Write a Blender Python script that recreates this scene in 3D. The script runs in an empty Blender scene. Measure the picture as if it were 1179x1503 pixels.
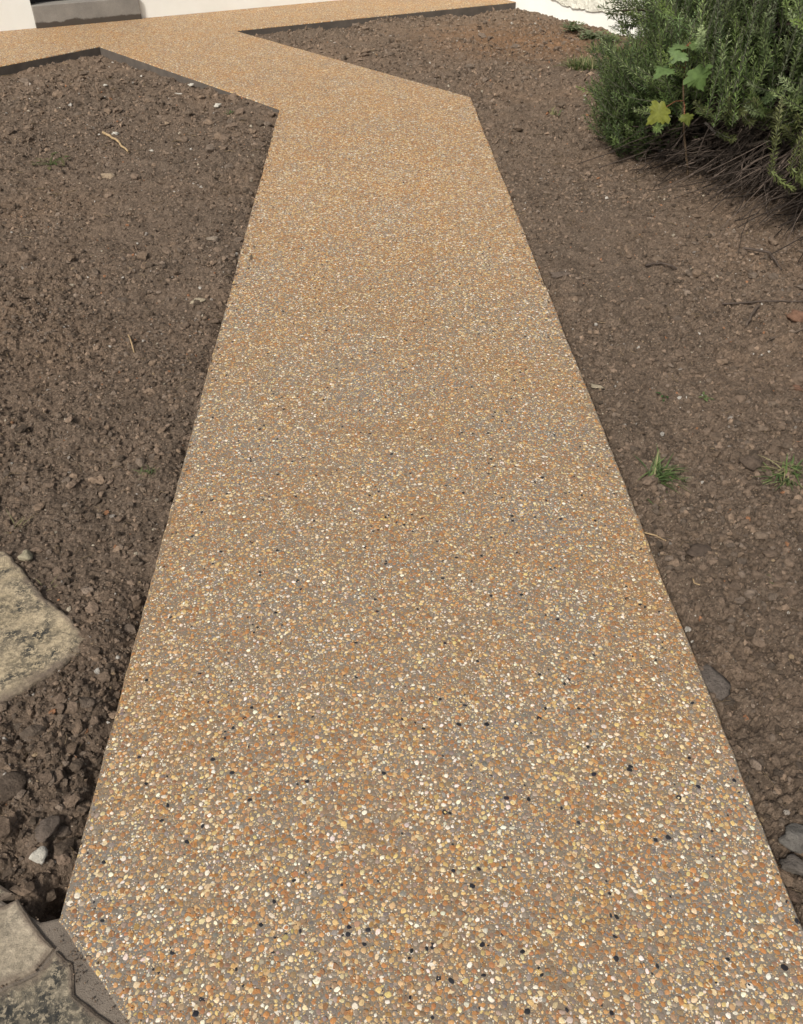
import bpy, math, random
import numpy as np
from mathutils import Vector, Matrix
random.seed(7)
RS = np.random.RandomState(11)
R = math.radians

# ------------------------------------------------------------------ camera, sky, sun, exposure
scn = bpy.context.scene
COL = scn.collection
CAM_H, FPX, PITCH = 1.45, 1240.0, math.atan(1023.5 / 1240.0)
cd = bpy.data.cameras.new('camera')
cd.sensor_fit = 'VERTICAL'; cd.sensor_height = 24.0; cd.lens = 24.0 * FPX / 1503.0
cd.clip_start = 0.02; cd.clip_end = 600
cam = bpy.data.objects.new('camera', cd); COL.objects.link(cam)
cam.location = (0, 0, CAM_H); cam.rotation_euler = (R(90) - PITCH, 0, 0)
scn.camera = cam

SUN_AZ = (-0.48, -0.82); SUN_EL = R(46)
wd = bpy.data.worlds.new('World'); scn.world = wd; wd.use_nodes = True
wn = wd.node_tree
for n in list(wn.nodes): wn.nodes.remove(n)
sky = wn.nodes.new('ShaderNodeTexSky'); sky.sky_type = 'NISHITA'; sky.sun_disc = False
sky.sun_elevation = SUN_EL; sky.sun_rotation = math.atan2(SUN_AZ[0], SUN_AZ[1]); sky.dust_density = 4.0; sky.air_density = 1.0
hs = wn.nodes.new('ShaderNodeHueSaturation'); hs.inputs['Saturation'].default_value = 0.35
bg = wn.nodes.new('ShaderNodeBackground'); bg.inputs['Strength'].default_value = 0.094
wo = wn.nodes.new('ShaderNodeOutputWorld')
wn.links.new(sky.outputs[0], hs.inputs['Color']); wn.links.new(hs.outputs[0], bg.inputs[0]); wn.links.new(bg.outputs[0], wo.inputs[0])
sl = bpy.data.lights.new('sun', 'SUN'); sl.energy = 2.65; sl.angle = R(8); sl.color = (1.0, 0.95, 0.875)
so = bpy.data.objects.new('sun', sl); COL.objects.link(so)
_d = Vector((SUN_AZ[0], SUN_AZ[1], 0)).normalized() * math.cos(SUN_EL) + Vector((0, 0, math.sin(SUN_EL)))
so.rotation_euler = _d.to_track_quat('Z', 'Y').to_euler(); so.location = (-4, -4, 8)
scn.view_settings.view_transform = 'Standard'; scn.view_settings.look = 'None'
scn.view_settings.exposure = 0.45; scn.view_settings.gamma = 1.0; scn.view_settings.use_curve_mapping = False

# ------------------------------------------------------------------ helpers
def at(x, y, z=0.0):
    """photo pixel -> point of the place on the level z"""
    cx = (x - 589.5) / FPX; cy = -(y - 751.5) / FPX
    d = (cx, math.cos(PITCH) + cy * math.sin(PITCH), -math.sin(PITCH) + cy * math.cos(PITCH))
    t = (z - CAM_H) / d[2]
    return (d[0] * t, d[1] * t)
def mpp(x, y):
    """metres per photo pixel at a ground pixel"""
    gx, gy = at(x, y)
    return (gy * math.cos(PITCH) + CAM_H * math.sin(PITCH)) / FPX

def tag(o, label=None, cat=None, group=None, kind=None):
    if label: o['label'] = label
    if cat: o['category'] = cat
    if group: o['group'] = group
    if kind: o['kind'] = kind
    return o
def link(name, me, mat=None, parent=None, loc=None):
    o = bpy.data.objects.new(name, me)
    if mat is not None and me is not None:
        for m in (mat if isinstance(mat, (list, tuple)) else [mat]):
            if m.name not in [x.name for x in me.materials if x]: me.materials.append(m)
    COL.objects.link(o)
    if parent: o.parent = parent
    if loc is not None: o.location = loc
    return o
def empty(name, loc=(0, 0, 0), rz=0.0):
    o = bpy.data.objects.new(name, None); o.empty_display_size = 0.1; COL.objects.link(o)
    o.location = loc; o.rotation_euler = (0, 0, rz); return o
def mesh_np(name, V, faces, smooth=True, col=None, mats=None):
    """V (n,3); faces list of (m,k) int arrays; col (n,3) per-vertex own colour of each piece"""
    V = np.asarray(V, np.float32); me = bpy.data.meshes.new(name)
    me.vertices.add(len(V)); me.vertices.foreach_set('co', V.ravel())
    faces = [np.asarray(f, np.int32) for f in faces if len(f)]
    idx = np.concatenate([f.ravel() for f in faces])
    tot = np.concatenate([np.full(len(f), f.shape[1], np.int32) for f in faces])
    start = np.concatenate([[0], np.cumsum(tot)[:-1]]).astype(np.int32)
    me.loops.add(len(idx)); me.loops.foreach_set('vertex_index', idx)
    me.polygons.add(len(tot)); me.polygons.foreach_set('loop_start', start)
    if mats is not None: me.polygons.foreach_set('material_index', np.asarray(mats, np.int32))
    me.polygons.foreach_set('use_smooth', np.full(len(tot), smooth, bool))
    if col is not None:
        a = me.color_attributes.new('Col', 'FLOAT_COLOR', 'POINT')
        c4 = np.ones((len(V), 4), np.float32); c4[:, :3] = col
        a.data.foreach_set('color', c4.ravel())
    me.update(calc_edges=True); me.validate()
    return me

def _h(ix, iy, s):
    n = (ix.astype(np.int64) * 374761393 + iy.astype(np.int64) * 668265263 + s * 1274126177) & 0x7fffffff
    n = ((n ^ (n >> 13)) * 1274126177) & 0x7fffffff
    n = (n ^ (n >> 16)) & 0xffffff
    return n / float(0xffffff)
def vnoise(x, y, s=0):
    ix = np.floor(x); iy = np.floor(y); fx = x - ix; fy = y - iy
    fx = fx * fx * fx * (fx * (fx * 6 - 15) + 10); fy = fy * fy * fy * (fy * (fy * 6 - 15) + 10)
    a = _h(ix, iy, s); b = _h(ix + 1, iy, s); c = _h(ix, iy + 1, s); d = _h(ix + 1, iy + 1, s)
    return (a * (1 - fx) + b * fx) * (1 - fy) + (c * (1 - fx) + d * fx) * fy
def fbm(x, y, o=4, s=0):
    v = 0; a = 0.5; t = 0
    for i in range(o):
        v = v + a * vnoise(x * 2 ** i + 13.7 * i, y * 2 ** i - 7.3 * i, s + i); t += a; a *= 0.5
    return v / t
def lumps(x, y, s=0):
    """rounded clod shapes, 0..1"""
    ix = np.floor(x); iy = np.floor(y); best = np.full(x.shape, 0.0)
    for dx in (-1, 0, 1):
        for dy in (-1, 0, 1):
            jx = ix + dx; jy = iy + dy
            px = jx + _h(jx, jy, s); py = jy + _h(jx, jy, s + 5)
            rr = 0.35 + 0.5 * _h(jx, jy, s + 9)
            q = 1 - ((x - px) ** 2 + (y - py) ** 2) / (rr * rr)
            best = np.maximum(best, np.sqrt(np.maximum(q, 0)) * rr * (0.4 + _h(jx, jy, s + 3)))
    return best

# ------------------------------------------------------------------ materials
def newmat(name):
    m = bpy.data.materials.new(name); m.use_nodes = True
    nt = m.node_tree; b = nt.nodes['Principled BSDF']; b.inputs['Specular IOR Level'].default_value = 0.25
    return m, nt, b
def N(nt, t, **k):
    n = nt.nodes.new(t)
    for a, v in k.items(): setattr(n, a, v)
    return n
def noise(nt, vec, scale, detail=4, rough=0.6, dist=0.0):
    n = N(nt, 'ShaderNodeTexNoise'); n.inputs['Scale'].default_value = scale; n.inputs['Detail'].default_value = detail
    n.inputs['Roughness'].default_value = rough; n.inputs['Distortion'].default_value = dist
    nt.links.new(vec, n.inputs['Vector']); return n
def ramp(nt, fac, stops, interp='LINEAR'):
    r = N(nt, 'ShaderNodeValToRGB'); r.color_ramp.interpolation = interp
    e = r.color_ramp.elements
    while len(e) < len(stops): e.new(0.5)
    for k, (p, c) in enumerate(stops):
        e[k].position = p; e[k].color = (c[0], c[1], c[2], 1) if len(c) == 3 else c
    nt.links.new(fac, r.inputs['Fac']); return r
def mix(nt, fac, a, b, mode='MIX'):
    m = N(nt, 'ShaderNodeMix', data_type='RGBA', blend_type=mode)
    for sock, v in ((m.inputs['Factor'], fac), (m.inputs[6], a), (m.inputs[7], b)):
        if hasattr(v, 'is_linked'): nt.links.new(v, sock)
        elif isinstance(v, (int, float)): sock.default_value = v
        else: sock.default_value = (v[0], v[1], v[2], 1)
    return m.outputs[2]
def math_(nt, op, a, b=None, clamp=False):
    m = N(nt, 'ShaderNodeMath', operation=op, use_clamp=clamp)
    for i, v in enumerate((a, b)):
        if v is None: continue
        if hasattr(v, 'is_linked'): nt.links.new(v, m.inputs[i])
        else: m.inputs[i].default_value = v
    return m.outputs[0]
def bump(nt, bsdf, h, strength=0.5, dist=0.005, prev=None):
    b = N(nt, 'ShaderNodeBump'); b.inputs['Strength'].default_value = strength; b.inputs['Distance'].default_value = dist
    nt.links.new(h, b.inputs['Height'])
    if prev is not None: nt.links.new(prev, b.inputs['Normal'])
    nt.links.new(b.outputs[0], bsdf.inputs['Normal']); return b.outputs[0]
def g3(v): return (v, v, v)

def mat_soil():
    m, nt, b = newmat('soil')
    pos = N(nt, 'ShaderNodeNewGeometry').outputs['Position']
    n1 = noise(nt, pos, 0.9, 4); n2 = noise(nt, pos, 14, 6, 0.65); n3 = noise(nt, pos, 120, 5, 0.7)
    base = ramp(nt, n1.outputs[0], [(0.32, (0.136, 0.102, 0.075)), (0.52, (0.160, 0.117, 0.084)), (0.72, (0.194, 0.134, 0.090))]).outputs[0]
    var = ramp(nt, n2.outputs[0], [(0.28, g3(0.72)), (0.5, g3(1.0)), (0.75, g3(1.22))]).outputs[0]
    c = mix(nt, 1.0, base, var, 'MULTIPLY')
    v3 = ramp(nt, n3.outputs[0], [(0.3, g3(0.42)), (0.48, g3(0.95)), (0.7, g3(1.75))]).outputs[0]
    dm = N(nt, 'ShaderNodeVectorMath', operation='DISTANCE'); nt.links.new(pos, dm.inputs[0]); dm.inputs[1].default_value = (1.15, 8.1, -0.05)
    k = math_(nt, 'ADD', dm.outputs['Value'], math_(nt, 'MULTIPLY', n2.outputs[0], 1.6))
    c = mix(nt, ramp(nt, math_(nt, 'MULTIPLY', k, 0.4), [(0.45, g3(1)), (0.8, g3(0))]).outputs[0], c, mix(nt, 1.0, c, (1.32, 1.08, 0.86), 'MULTIPLY'))
    c = mix(nt, 0.9, c, v3, 'MULTIPLY')
    sp = N(nt, 'ShaderNodeTexVoronoi'); sp.inputs['Scale'].default_value = 200; nt.links.new(pos, sp.inputs['Vector'])
    cr = N(nt, 'ShaderNodeSeparateColor'); nt.links.new(sp.outputs['Color'], cr.inputs[0])
    spot = math_(nt, 'MULTIPLY', math_(nt, 'GREATER_THAN', cr.outputs[0], 0.94), math_(nt, 'LESS_THAN', sp.outputs['Distance'], 0.33))
    c = mix(nt, spot, c, mix(nt, cr.outputs[1], (0.20, 0.15, 0.11), (0.40, 0.34, 0.26)))
    nt.links.new(c, b.inputs['Base Color']); b.inputs['Roughness'].default_value = 0.95; b.inputs['Specular IOR Level'].default_value = 0.12
    n4 = noise(nt, pos, 60, 6, 0.7)
    p = bump(nt, b, n4.outputs[0], 1.0, 0.016)
    n5 = noise(nt, pos, 260, 4, 0.7); bump(nt, b, n5.outputs[0], 0.9, 0.005, p)
    return m
def mat_clod(name, use_obj=False):
    m, nt, b = newmat(name)
    pos = N(nt, 'ShaderNodeNewGeometry').outputs['Position']
    if use_obj: c0 = N(nt, 'ShaderNodeObjectInfo').outputs['Color']
    else: c0 = N(nt, 'ShaderNodeAttribute', attribute_name='Col').outputs['Color']
    n2 = noise(nt, pos, 55, 6, 0.65)
    var = ramp(nt, n2.outputs[0], [(0.25, g3(0.6)), (0.5, g3(1.0)), (0.75, g3(1.4))]).outputs[0]
    nt.links.new(mix(nt, 1.0, c0, var, 'MULTIPLY'), b.inputs['Base Color'])
    b.inputs['Roughness'].default_value = 0.93; b.inputs['Specular IOR Level'].default_value = 0.15
    n3 = noise(nt, pos, 75, 6, 0.75); bump(nt, b, n3.outputs[0], 1.0, 0.016)
    return m

PAL = [(0.35, 0.168, 0.062), (0.28, 0.140, 0.065), (0.39, 0.220, 0.090), (0.26, 0.168, 0.100), (0.45, 0.295, 0.145),
       (0.50, 0.35, 0.145), (0.57, 0.445, 0.26), (0.64, 0.565, 0.45), (0.28, 0.215, 0.16), (0.20, 0.172, 0.145), (0.02, 0.02, 0.023)]
PW_BIG = np.array([.20, .15, .15, .14, .10, .06, .05, .04, .06, .04, .012])
PW_MED = np.array([.15, .10, .13, .10, .13, .07, .14, .12, .04, .03, .016])
PW_SML = np.array([.09, .08, .10, .10, .12, .07, .15, .15, .08, .05, .008])

def mat_path():
    m, nt, b = newmat('exposed_aggregate')
    pos = N(nt, 'ShaderNodeNewGeometry').outputs['Position']
    sep = N(nt, 'ShaderNodeSeparateXYZ'); nt.links.new(pos, sep.inputs[0])
    # cement matrix with fine grains
    n1 = noise(nt, pos, 2.2, 4, 0.6)
    matrix = ramp(nt, n1.outputs[0], [(0.34, (0.172, 0.150, 0.122)), (0.5, (0.184, 0.148, 0.108)), (0.68, (0.206, 0.140, 0.082))]).outputs[0]
    nf = noise(nt, pos, 420, 3, 0.7)
    matrix = mix(nt, 0.8, matrix, ramp(nt, nf.outputs[0], [(0.3, g3(0.55)), (0.52, g3(1.0)), (0.72, g3(1.6))]).outputs[0], 'MULTIPLY')
    def cells(scale, keep, stops, edge=0.36):
        v = N(nt, 'ShaderNodeTexVoronoi', voronoi_dimensions='2D'); v.inputs['Scale'].default_value = scale
        nt.links.new(pos, v.inputs['Vector'])
        cs = N(nt, 'ShaderNodeSeparateColor'); nt.links.new(v.outputs['Color'], cs.inputs[0])
        colr = ramp(nt, cs.outputs[0], stops, 'CONSTANT').outputs[0]
        k = math_(nt, 'LESS_THAN', cs.outputs[1], keep) if not hasattr(keep, 'is_linked') else math_(nt, 'LESS_THAN', cs.outputs[1], keep)
        ins = ramp(nt, v.outputs['Distance'], [(edge, g3(1)), (edge + 0.14, g3(0))]).outputs[0]
        return colr, math_(nt, 'MULTIPLY', k, ins), v.outputs['Distance']
    def stops(w):
        w = np.array(w) / np.sum(w); e = np.concatenate([[0], np.cumsum(w)[:-1]]); return [(float(a), c) for a, c in zip(e, PAL)]
    gcol, gm, gd = cells(300, 0.42, stops(PW_MED), 0.3)
    c = mix(nt, gm, matrix, gcol)
    # farther along the path the stones are only texture
    far = N(nt, 'ShaderNodeMapRange', interpolation_type='SMOOTHSTEP'); nt.links.new(sep.outputs[1], far.inputs['Value'])
    far.inputs['From Min'].default_value = 2.1; far.inputs['From Max'].default_value = 5.0
    far.inputs['To Min'].default_value = 0.20; far.inputs['To Max'].default_value = 0.96
    sc, sm, sd = cells(165, math_(nt, 'MULTIPLY', far.outputs[0], 0.8), stops(PW_SML), 0.42)
    c = mix(nt, sm, c, sc)
    bc, bm, bd = cells(98, math_(nt, 'MULTIPLY', far.outputs[0], 0.85), stops(PW_BIG * [1, .9, 1.0, 1.1, 1.2, 1.3, 1.3, 1.2, 1.0, .9, .8]), 0.46)
    c = mix(nt, bm, c, bc)
    # broad greyer and more orange drifts in the mix
    n2 = noise(nt, pos, 3.6, 3, 0.55)
    c = mix(nt, 0.8, c, ramp(nt, n2.outputs[0], [(0.32, (0.95, 1.0, 1.08)), (0.5, g3(1.0)), (0.68, (1.07, 0.99, 0.88))]).outputs[0], 'MULTIPLY')
    nt.links.new(c, b.inputs['Base Color']); b.inputs['Roughness'].default_value = 0.72
    hgt = math_(nt, 'ADD', math_(nt, 'MULTIPLY', bm, 1.0), math_(nt, 'MULTIPLY', gm, 0.4))
    p = bump(nt, b, hgt, 0.7, 0.002)
    bump(nt, b, nf.outputs[0], 0.5, 0.0015, p)
    return m
def mat_pebble(name, use_obj=False):
    m, nt, b = newmat(name)
    pos = N(nt, 'ShaderNodeNewGeometry').outputs['Position']
    c0 = N(nt, 'ShaderNodeObjectInfo').outputs['Color'] if use_obj else N(nt, 'ShaderNodeAttribute', attribute_name='Col').outputs['Color']
    n2 = noise(nt, pos, 330, 4, 0.6)
    var = ramp(nt, n2.outputs[0], [(0.28, g3(0.68)), (0.5, g3(1.0)), (0.75, g3(1.25))]).outputs[0]
    nt.links.new(mix(nt, 1.0, c0, var, 'MULTIPLY'), b.inputs['Base Color']); b.inputs['Roughness'].default_value = 0.6
    return m
def mat_concrete(name, c1, c2, scale=6, stain=None, rough=0.9, bs=0.4):
    m, nt, b = newmat(name)
    pos = N(nt, 'ShaderNodeNewGeometry').outputs['Position']
    n1 = noise(nt, pos, scale, 6, 0.65); n2 = noise(nt, pos, scale * 25, 4, 0.7)
    c = ramp(nt, n1.outputs[0], [(0.3, c1), (0.7, c2)]).outputs[0]
    c = mix(nt, 0.5, c, ramp(nt, n2.outputs[0], [(0.3, g3(0.75)), (0.7, g3(1.2))]).outputs[0], 'MULTIPLY')
    if stain:
        sep = N(nt, 'ShaderNodeSeparateXYZ'); nt.links.new(pos, sep.inputs[0])
        n3 = noise(nt, pos, 7, 4, 0.6)
        edge = math_(nt, 'ADD', sep.outputs[2], math_(nt, 'MULTIPLY', n3.outputs[0], -0.075))
        k = ramp(nt, edge, [(0.0, g3(1)), (0.012, g3(0))]).outputs[0]
        c = mix(nt, k, c, stain)
    nt.links.new(c, b.inputs['Base Color']); b.inputs['Roughness'].default_value = rough
    bump(nt, b, n2.outputs[0], bs, 0.003)
    return m
def mat_render(name, col, sc, dist, strength):
    m, nt, b = newmat(name)
    pos = N(nt, 'ShaderNodeNewGeometry').outputs['Position']
    n1 = noise(nt, pos, 1.7, 5, 0.6); n2 = noise(nt, pos, sc, 5, 0.65)
    c = mix(nt, 0.6, col, ramp(nt, n1.outputs[0], [(0.3, (0.86, 0.84, 0.80)), (0.65, g3(1.0))]).outputs[0], 'MULTIPLY')
    nt.links.new(c, b.inputs['Base Color']); b.inputs['Roughness'].default_value = 0.85
    bump(nt, b, n2.outputs[0], strength, dist); return m
def mat_slab(name, c1, c2, spot=0.55):
    m, nt, b = newmat(name)
    pos = N(nt, 'ShaderNodeNewGeometry').outputs['Position']
    n1 = noise(nt, pos, 9, 6, 0.65); n2 = noise(nt, pos, 90, 6, 0.75); n3 = noise(nt, pos, 15, 6, 0.68, 0.4); n4 = noise(nt, pos, 110, 4, 0.75)
    c = ramp(nt, n1.outputs[0], [(0.3, c1), (0.7, c2)]).outputs[0]
    c = mix(nt, 0.9, c, ramp(nt, n2.outputs[0], [(0.3, g3(0.45)), (0.5, g3(1.0)), (0.7, g3(1.5))]).outputs[0], 'MULTIPLY')
    k = math_(nt, 'MULTIPLY', ramp(nt, n3.outputs[0], [(spot, g3(0)), (spot + 0.20, g3(1))]).outputs[0],
              ramp(nt, n4.outputs[0], [(0.43, g3(0)), (0.50, g3(1))]).outputs[0])
    c = mix(nt, k, c, (0.035, 0.034, 0.030))
    da = N(nt, 'ShaderNodeAttribute', attribute_name='Col').outputs['Fac']; nd = noise(nt, pos, 24, 5, 0.65)
    dk = ramp(nt, math_(nt, 'ADD', math_(nt, 'MULTIPLY', da, 0.46), math_(nt, 'MULTIPLY', nd.outputs[0], 0.9)), [(0.62, g3(0)), (0.95, g3(0.85))]).outputs[0]
    c = mix(nt, dk, c, (0.135, 0.102, 0.076))
    nt.links.new(c, b.inputs['Base Color']); b.inputs['Roughness'].default_value = 0.9
    p = bump(nt, b, n1.outputs[0], 0.5, 0.02); bump(nt, b, n2.outputs[0], 0.8, 0.004, p); return m
def mat_leaf(name, col=None, trans=0.3):
    m, nt, b = newmat(name)
    out = nt.nodes['Material Output']
    pos = N(nt, 'ShaderNodeNewGeometry').outputs['Position']
    n = noise(nt, pos, 40, 3)
    c0 = N(nt, 'ShaderNodeAttribute', attribute_name='Col').outputs['Color'] if col is None else None
    v = ramp(nt, n.outputs[0], [(0.3, g3(0.75)), (0.7, g3(1.2))]).outputs[0]
    c = mix(nt, 1.0, c0 if c0 is not None else col, v, 'MULTIPLY')
    nt.links.new(c, b.inputs['Base Color']); b.inputs['Roughness'].default_value = 0.55
    t = N(nt, 'ShaderNodeBsdfTranslucent'); nt.links.new(c, t.inputs[0])
    mx = N(nt, 'ShaderNodeMixShader'); mx.inputs[0].default_value = trans
    nt.links.new(b.outputs[0], mx.inputs[1]); nt.links.new(t.outputs[0], mx.inputs[2]); nt.links.new(mx.outputs[0], out.inputs[0])
    return m
def mat_plain(name, col, rough=0.8, sc=40, amt=0.35):
    m, nt, b = newmat(name)
    pos = N(nt, 'ShaderNodeNewGeometry').outputs['Position']
    n = noise(nt, pos, sc, 5)
    c = mix(nt, 1.0, col, ramp(nt, n.outputs[0], [(0.3, g3(1 - amt)), (0.7, g3(1 + amt))]).outputs[0], 'MULTIPLY')
    nt.links.new(c, b.inputs['Base Color']); b.inputs['Roughness'].default_value = rough
    bump(nt, b, n.outputs[0], 0.3, 0.002); return m

M_SOIL = mat_soil(); M_CRUMB = mat_clod('soil_crumb'); M_CLOD = mat_clod('soil_clod', True)
M_PATH = mat_path(); M_PEB = mat_pebble('pebble_stone'); M_PEB1 = mat_pebble('pebble_stone_single', True)
M_EDGE = mat_concrete('soil_stained_concrete', (0.075, 0.063, 0.053), (0.12, 0.10, 0.082), 9)
M_STEP = mat_concrete('grey_step_concrete', (0.19, 0.175, 0.155), (0.27, 0.25, 0.22), 5, stain=(0.075, 0.062, 0.050))
M_MORTAR = mat_concrete('smeared_mortar', (0.125, 0.102, 0.080), (0.20, 0.165, 0.13), 14, bs=0.9)
M_WALL = mat_render('cream_render', (0.82, 0.82, 0.77), 60, 0.004, 0.35)
M_ROUGH = mat_render('roughcast_render', (0.80, 0.785, 0.68), 34, 0.03, 0.9)
M_SLAB = mat_slab('buff_slab', (0.30, 0.24, 0.15), (0.375, 0.305, 0.205), 0.40)
M_SLAB2 = mat_slab('lichened_slab', (0.21, 0.175, 0.12), (0.29, 0.245, 0.175), 0.38)
M_SLAB3 = mat_slab('clean_slab', (0.27, 0.225, 0.16), (0.32, 0.27, 0.20), 0.52)
M_NEEDLE = mat_leaf('rosemary_needle', None, 0.38); M_GRASS = mat_leaf('grass_blade', None, 0.35); M_LEAFV = mat_leaf('young_leaf', None, 0.35)
M_TWIG = mat_plain('dry_twig', (0.105, 0.078, 0.058)); M_BARK = mat_plain('bark', (0.07, 0.052, 0.04))
M_STRAW = mat_plain('straw', (0.34, 0.24, 0.13)); M_DOOR = mat_plain('dark_door', (0.018, 0.017, 0.017), 0.4, 8, 0.15)
M_METAL = mat_plain('steel', (0.4, 0.4, 0.4), 0.3, 30, 0.1); M_SHADE_TWIG = mat_leaf('shade_twiglet', (0.034, 0.026, 0.019), 0.1)  # twiglet colour near black, in place of shade inside the bush

# ------------------------------------------------------------------ plan of the place (metres, camera above the origin)
A0 = (-0.585, 0.665); B0 = (-0.78, 5.80); C0 = (-2.45, 7.69); D0 = (-3.0, 7.0); D1 = (-4.6, 5.0)
RJ = (-1.45, 8.34); RC = (0.46, 6.09); R0 = (0.68, 0.65); R1 = (0.732, -0.60)
U = Vector((0.872, 0.489)); W = Vector((0.489, -0.872))           # along the house wall, and out of it
KK = (1.15, 9.80); IC = (KK[0] - W.x * 0.97, KK[1] - W.y * 0.97)   # kerb meets the wing, inner corner of the house
WE = (-6.2, IC[1] - (IC[0] + 6.2) * U.y / U.x)                     # west end of the wall
PATH = [A0, B0, C0, D0, D1, (-6.2, 5.3), WE, IC, KK, RJ, RC, R0, R1, (0.55, -0.45)]

def inside(px, py, poly):
    r = np.zeros(px.shape, bool); n = len(poly)
    for i in range(n):
        x1, y1 = poly[i]; x2, y2 = poly[(i + 1) % n]
        c = ((y1 > py) != (y2 > py)) & (px < (x2 - x1) * (py - y1) / ((y2 - y1) or 1e-12) + x1)
        r ^= c
    return r
def segdist(px, py, poly):
    d = np.full(px.shape, 1e9); n = len(poly)
    for i in range(n):
        x1, y1 = poly[i]; x2, y2 = poly[(i + 1) % n]; ex, ey = x2 - x1, y2 - y1
        t = np.clip(((px - x1) * ex + (py - y1) * ey) / (ex * ex + ey * ey + 1e-12), 0, 1)
        d = np.minimum(d, np.hypot(px - x1 - t * ex, py - y1 - t * ey))
    return d

CTRL = np.array([(-.62, .7, -.03), (-.72, 1.6, -.022), (-.75, 3, -.02), (-.82, 5.6, -.028), (-1.5, 6.5, -.04), (-2.4, 7.5, -.058), (-3, 6.8, -.058), (-1.8, 5, .0),
                 (-1.6, 3, .005), (-1.2, 1.5, -.02), (-3, 5, .0), (-1.0, .7, -.02), (.68, 1, -.045), (.62, 2, -.045), (.6, 3, -.04), (.5, 5.8, -.035), (-1.2, 8.2, -.05),
                 (0, 8.95, -.06), (1.1, 9.6, -.075), (1.95, 8.1, -.06), (.8, 7.5, -.02), (1, 4, 0), (1.2, 2, .0), (2, 6, .02), (2, 4, .0), (3, 3, 0), (3, 7, .02), (-4, 3, 0)])
SLABP = [at(x, y) for x, y in [(-60, 795), (8, 808), (58, 872), (130, 940), (70, 988), (0, 1028), (-70, 1060)]]
HOLE = at(76, 1322); SMEAR = at(138, 938)
def soil_z(x, y):
    num = np.zeros(x.shape); den = np.zeros(x.shape)
    for cx, cy, cz in CTRL:
        w = 1.0 / ((x - cx) ** 2 + (y - cy) ** 2 + 0.03) ** 1.6
        num += w * cz; den += w
    z = num / den
    z = z + (fbm(x * 1.7, y * 1.7, 3, 3) - 0.5) * 0.05 + (fbm(x * 7, y * 7, 3, 21) - 0.5) * 0.035
    rough = np.clip((fbm(x * 1.3 + 5, y * 1.3, 3, 40) - 0.30) * 3.0, 0.34, 1.0)
    z = z + rough * (lumps(x * 16, y * 16, 50) * 0.019 + lumps(x * 34, y * 34, 60) * 0.017) - 0.005 + (0.35 + 0.65 * rough) * lumps(x * 70, y * 70, 70) * 0.010 + lumps(x * 125, y * 125, 75) * 0.005
    z = z + (fbm(x * 110, y * 110, 2, 80) - 0.5) * 0.008
    d = segdist(x, y, PATH)
    z = z - 0.022 * np.exp(-(d / 0.03) ** 2) * np.clip((fbm(x * 5, y * 5, 2, 90) - 0.33) * 4, 0, 1)
    z = np.where(d < 0.5, np.minimum(z, -0.008 + d * 0.18), z)
    ds = segdist(x, y, SLABP); z = np.where(inside(x, y, SLABP), np.minimum(z, np.where(ds > .02, -0.03, z)), np.maximum(z, -0.004 - ds * 0.35 + (fbm(x * 60, y * 60, 2, 91) - .5) * .012))
    z = z + 0.022 * np.exp(-(((x - SMEAR[0]) / 0.045) ** 2 + ((y - SMEAR[1]) / 0.05) ** 2) ** 1.2)
    z = z - 0.10 * np.exp(-(((x - HOLE[0]) / 0.028) ** 2 + ((y - HOLE[1]) / 0.05) ** 2) ** 1.5)
    return z

# ------------------------------------------------------------------ ground and soil beds
gm = mesh_np('ground', [(-220, -220, -0.30), (220, -220, -0.30), (220, 220, -0.30), (-220, 220, -0.30)], [[(0, 1, 2, 3)]])
tag(link('ground', gm, M_SOIL), 'bare brown garden earth stretching beyond the house', kind='structure')
def soil_bed():
    ny, nx = 690, 660
    ys = 1.16 * (13.6 / 1.16) ** np.linspace(0, 1, ny) - 1.0
    us = np.linspace(-0.86, 0.86, nx)
    X = us[None, :] * (ys[:, None] + 1.0); Y = np.repeat(ys[:, None], nx, 1)
    Z = soil_z(X, Y)
    keep = ~(inside(X, Y, PATH) & (segdist(X, Y, PATH) > 0.06))
    # behind the walls nothing is needed
    keep &= ((X - IC[0]) * W.x + (Y - IC[1]) * W.y) > -0.1
    idx = np.arange(ny * nx).reshape(ny, nx)
    kq = keep[:-1, :-1] & keep[1:, :-1] & keep[:-1, 1:] & keep[1:, 1:]
    F = np.stack([idx[:-1, :-1][kq], idx[:-1, 1:][kq], idx[1:, 1:][kq], idx[1:, :-1][kq]], 1)
    V = np.stack([X.ravel(), Y.ravel(), Z.ravel()], 1)
    used = np.unique(F); mp = np.full(len(V), -1); mp[used] = np.arange(len(used))
    me = mesh_np('soil_bed', V[used], [mp[F]], False)
    tag(link('soil_bed', me, M_SOIL), 'freshly dug brown soil of the garden beds either side of the path', kind='structure')
soil_bed()

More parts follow.
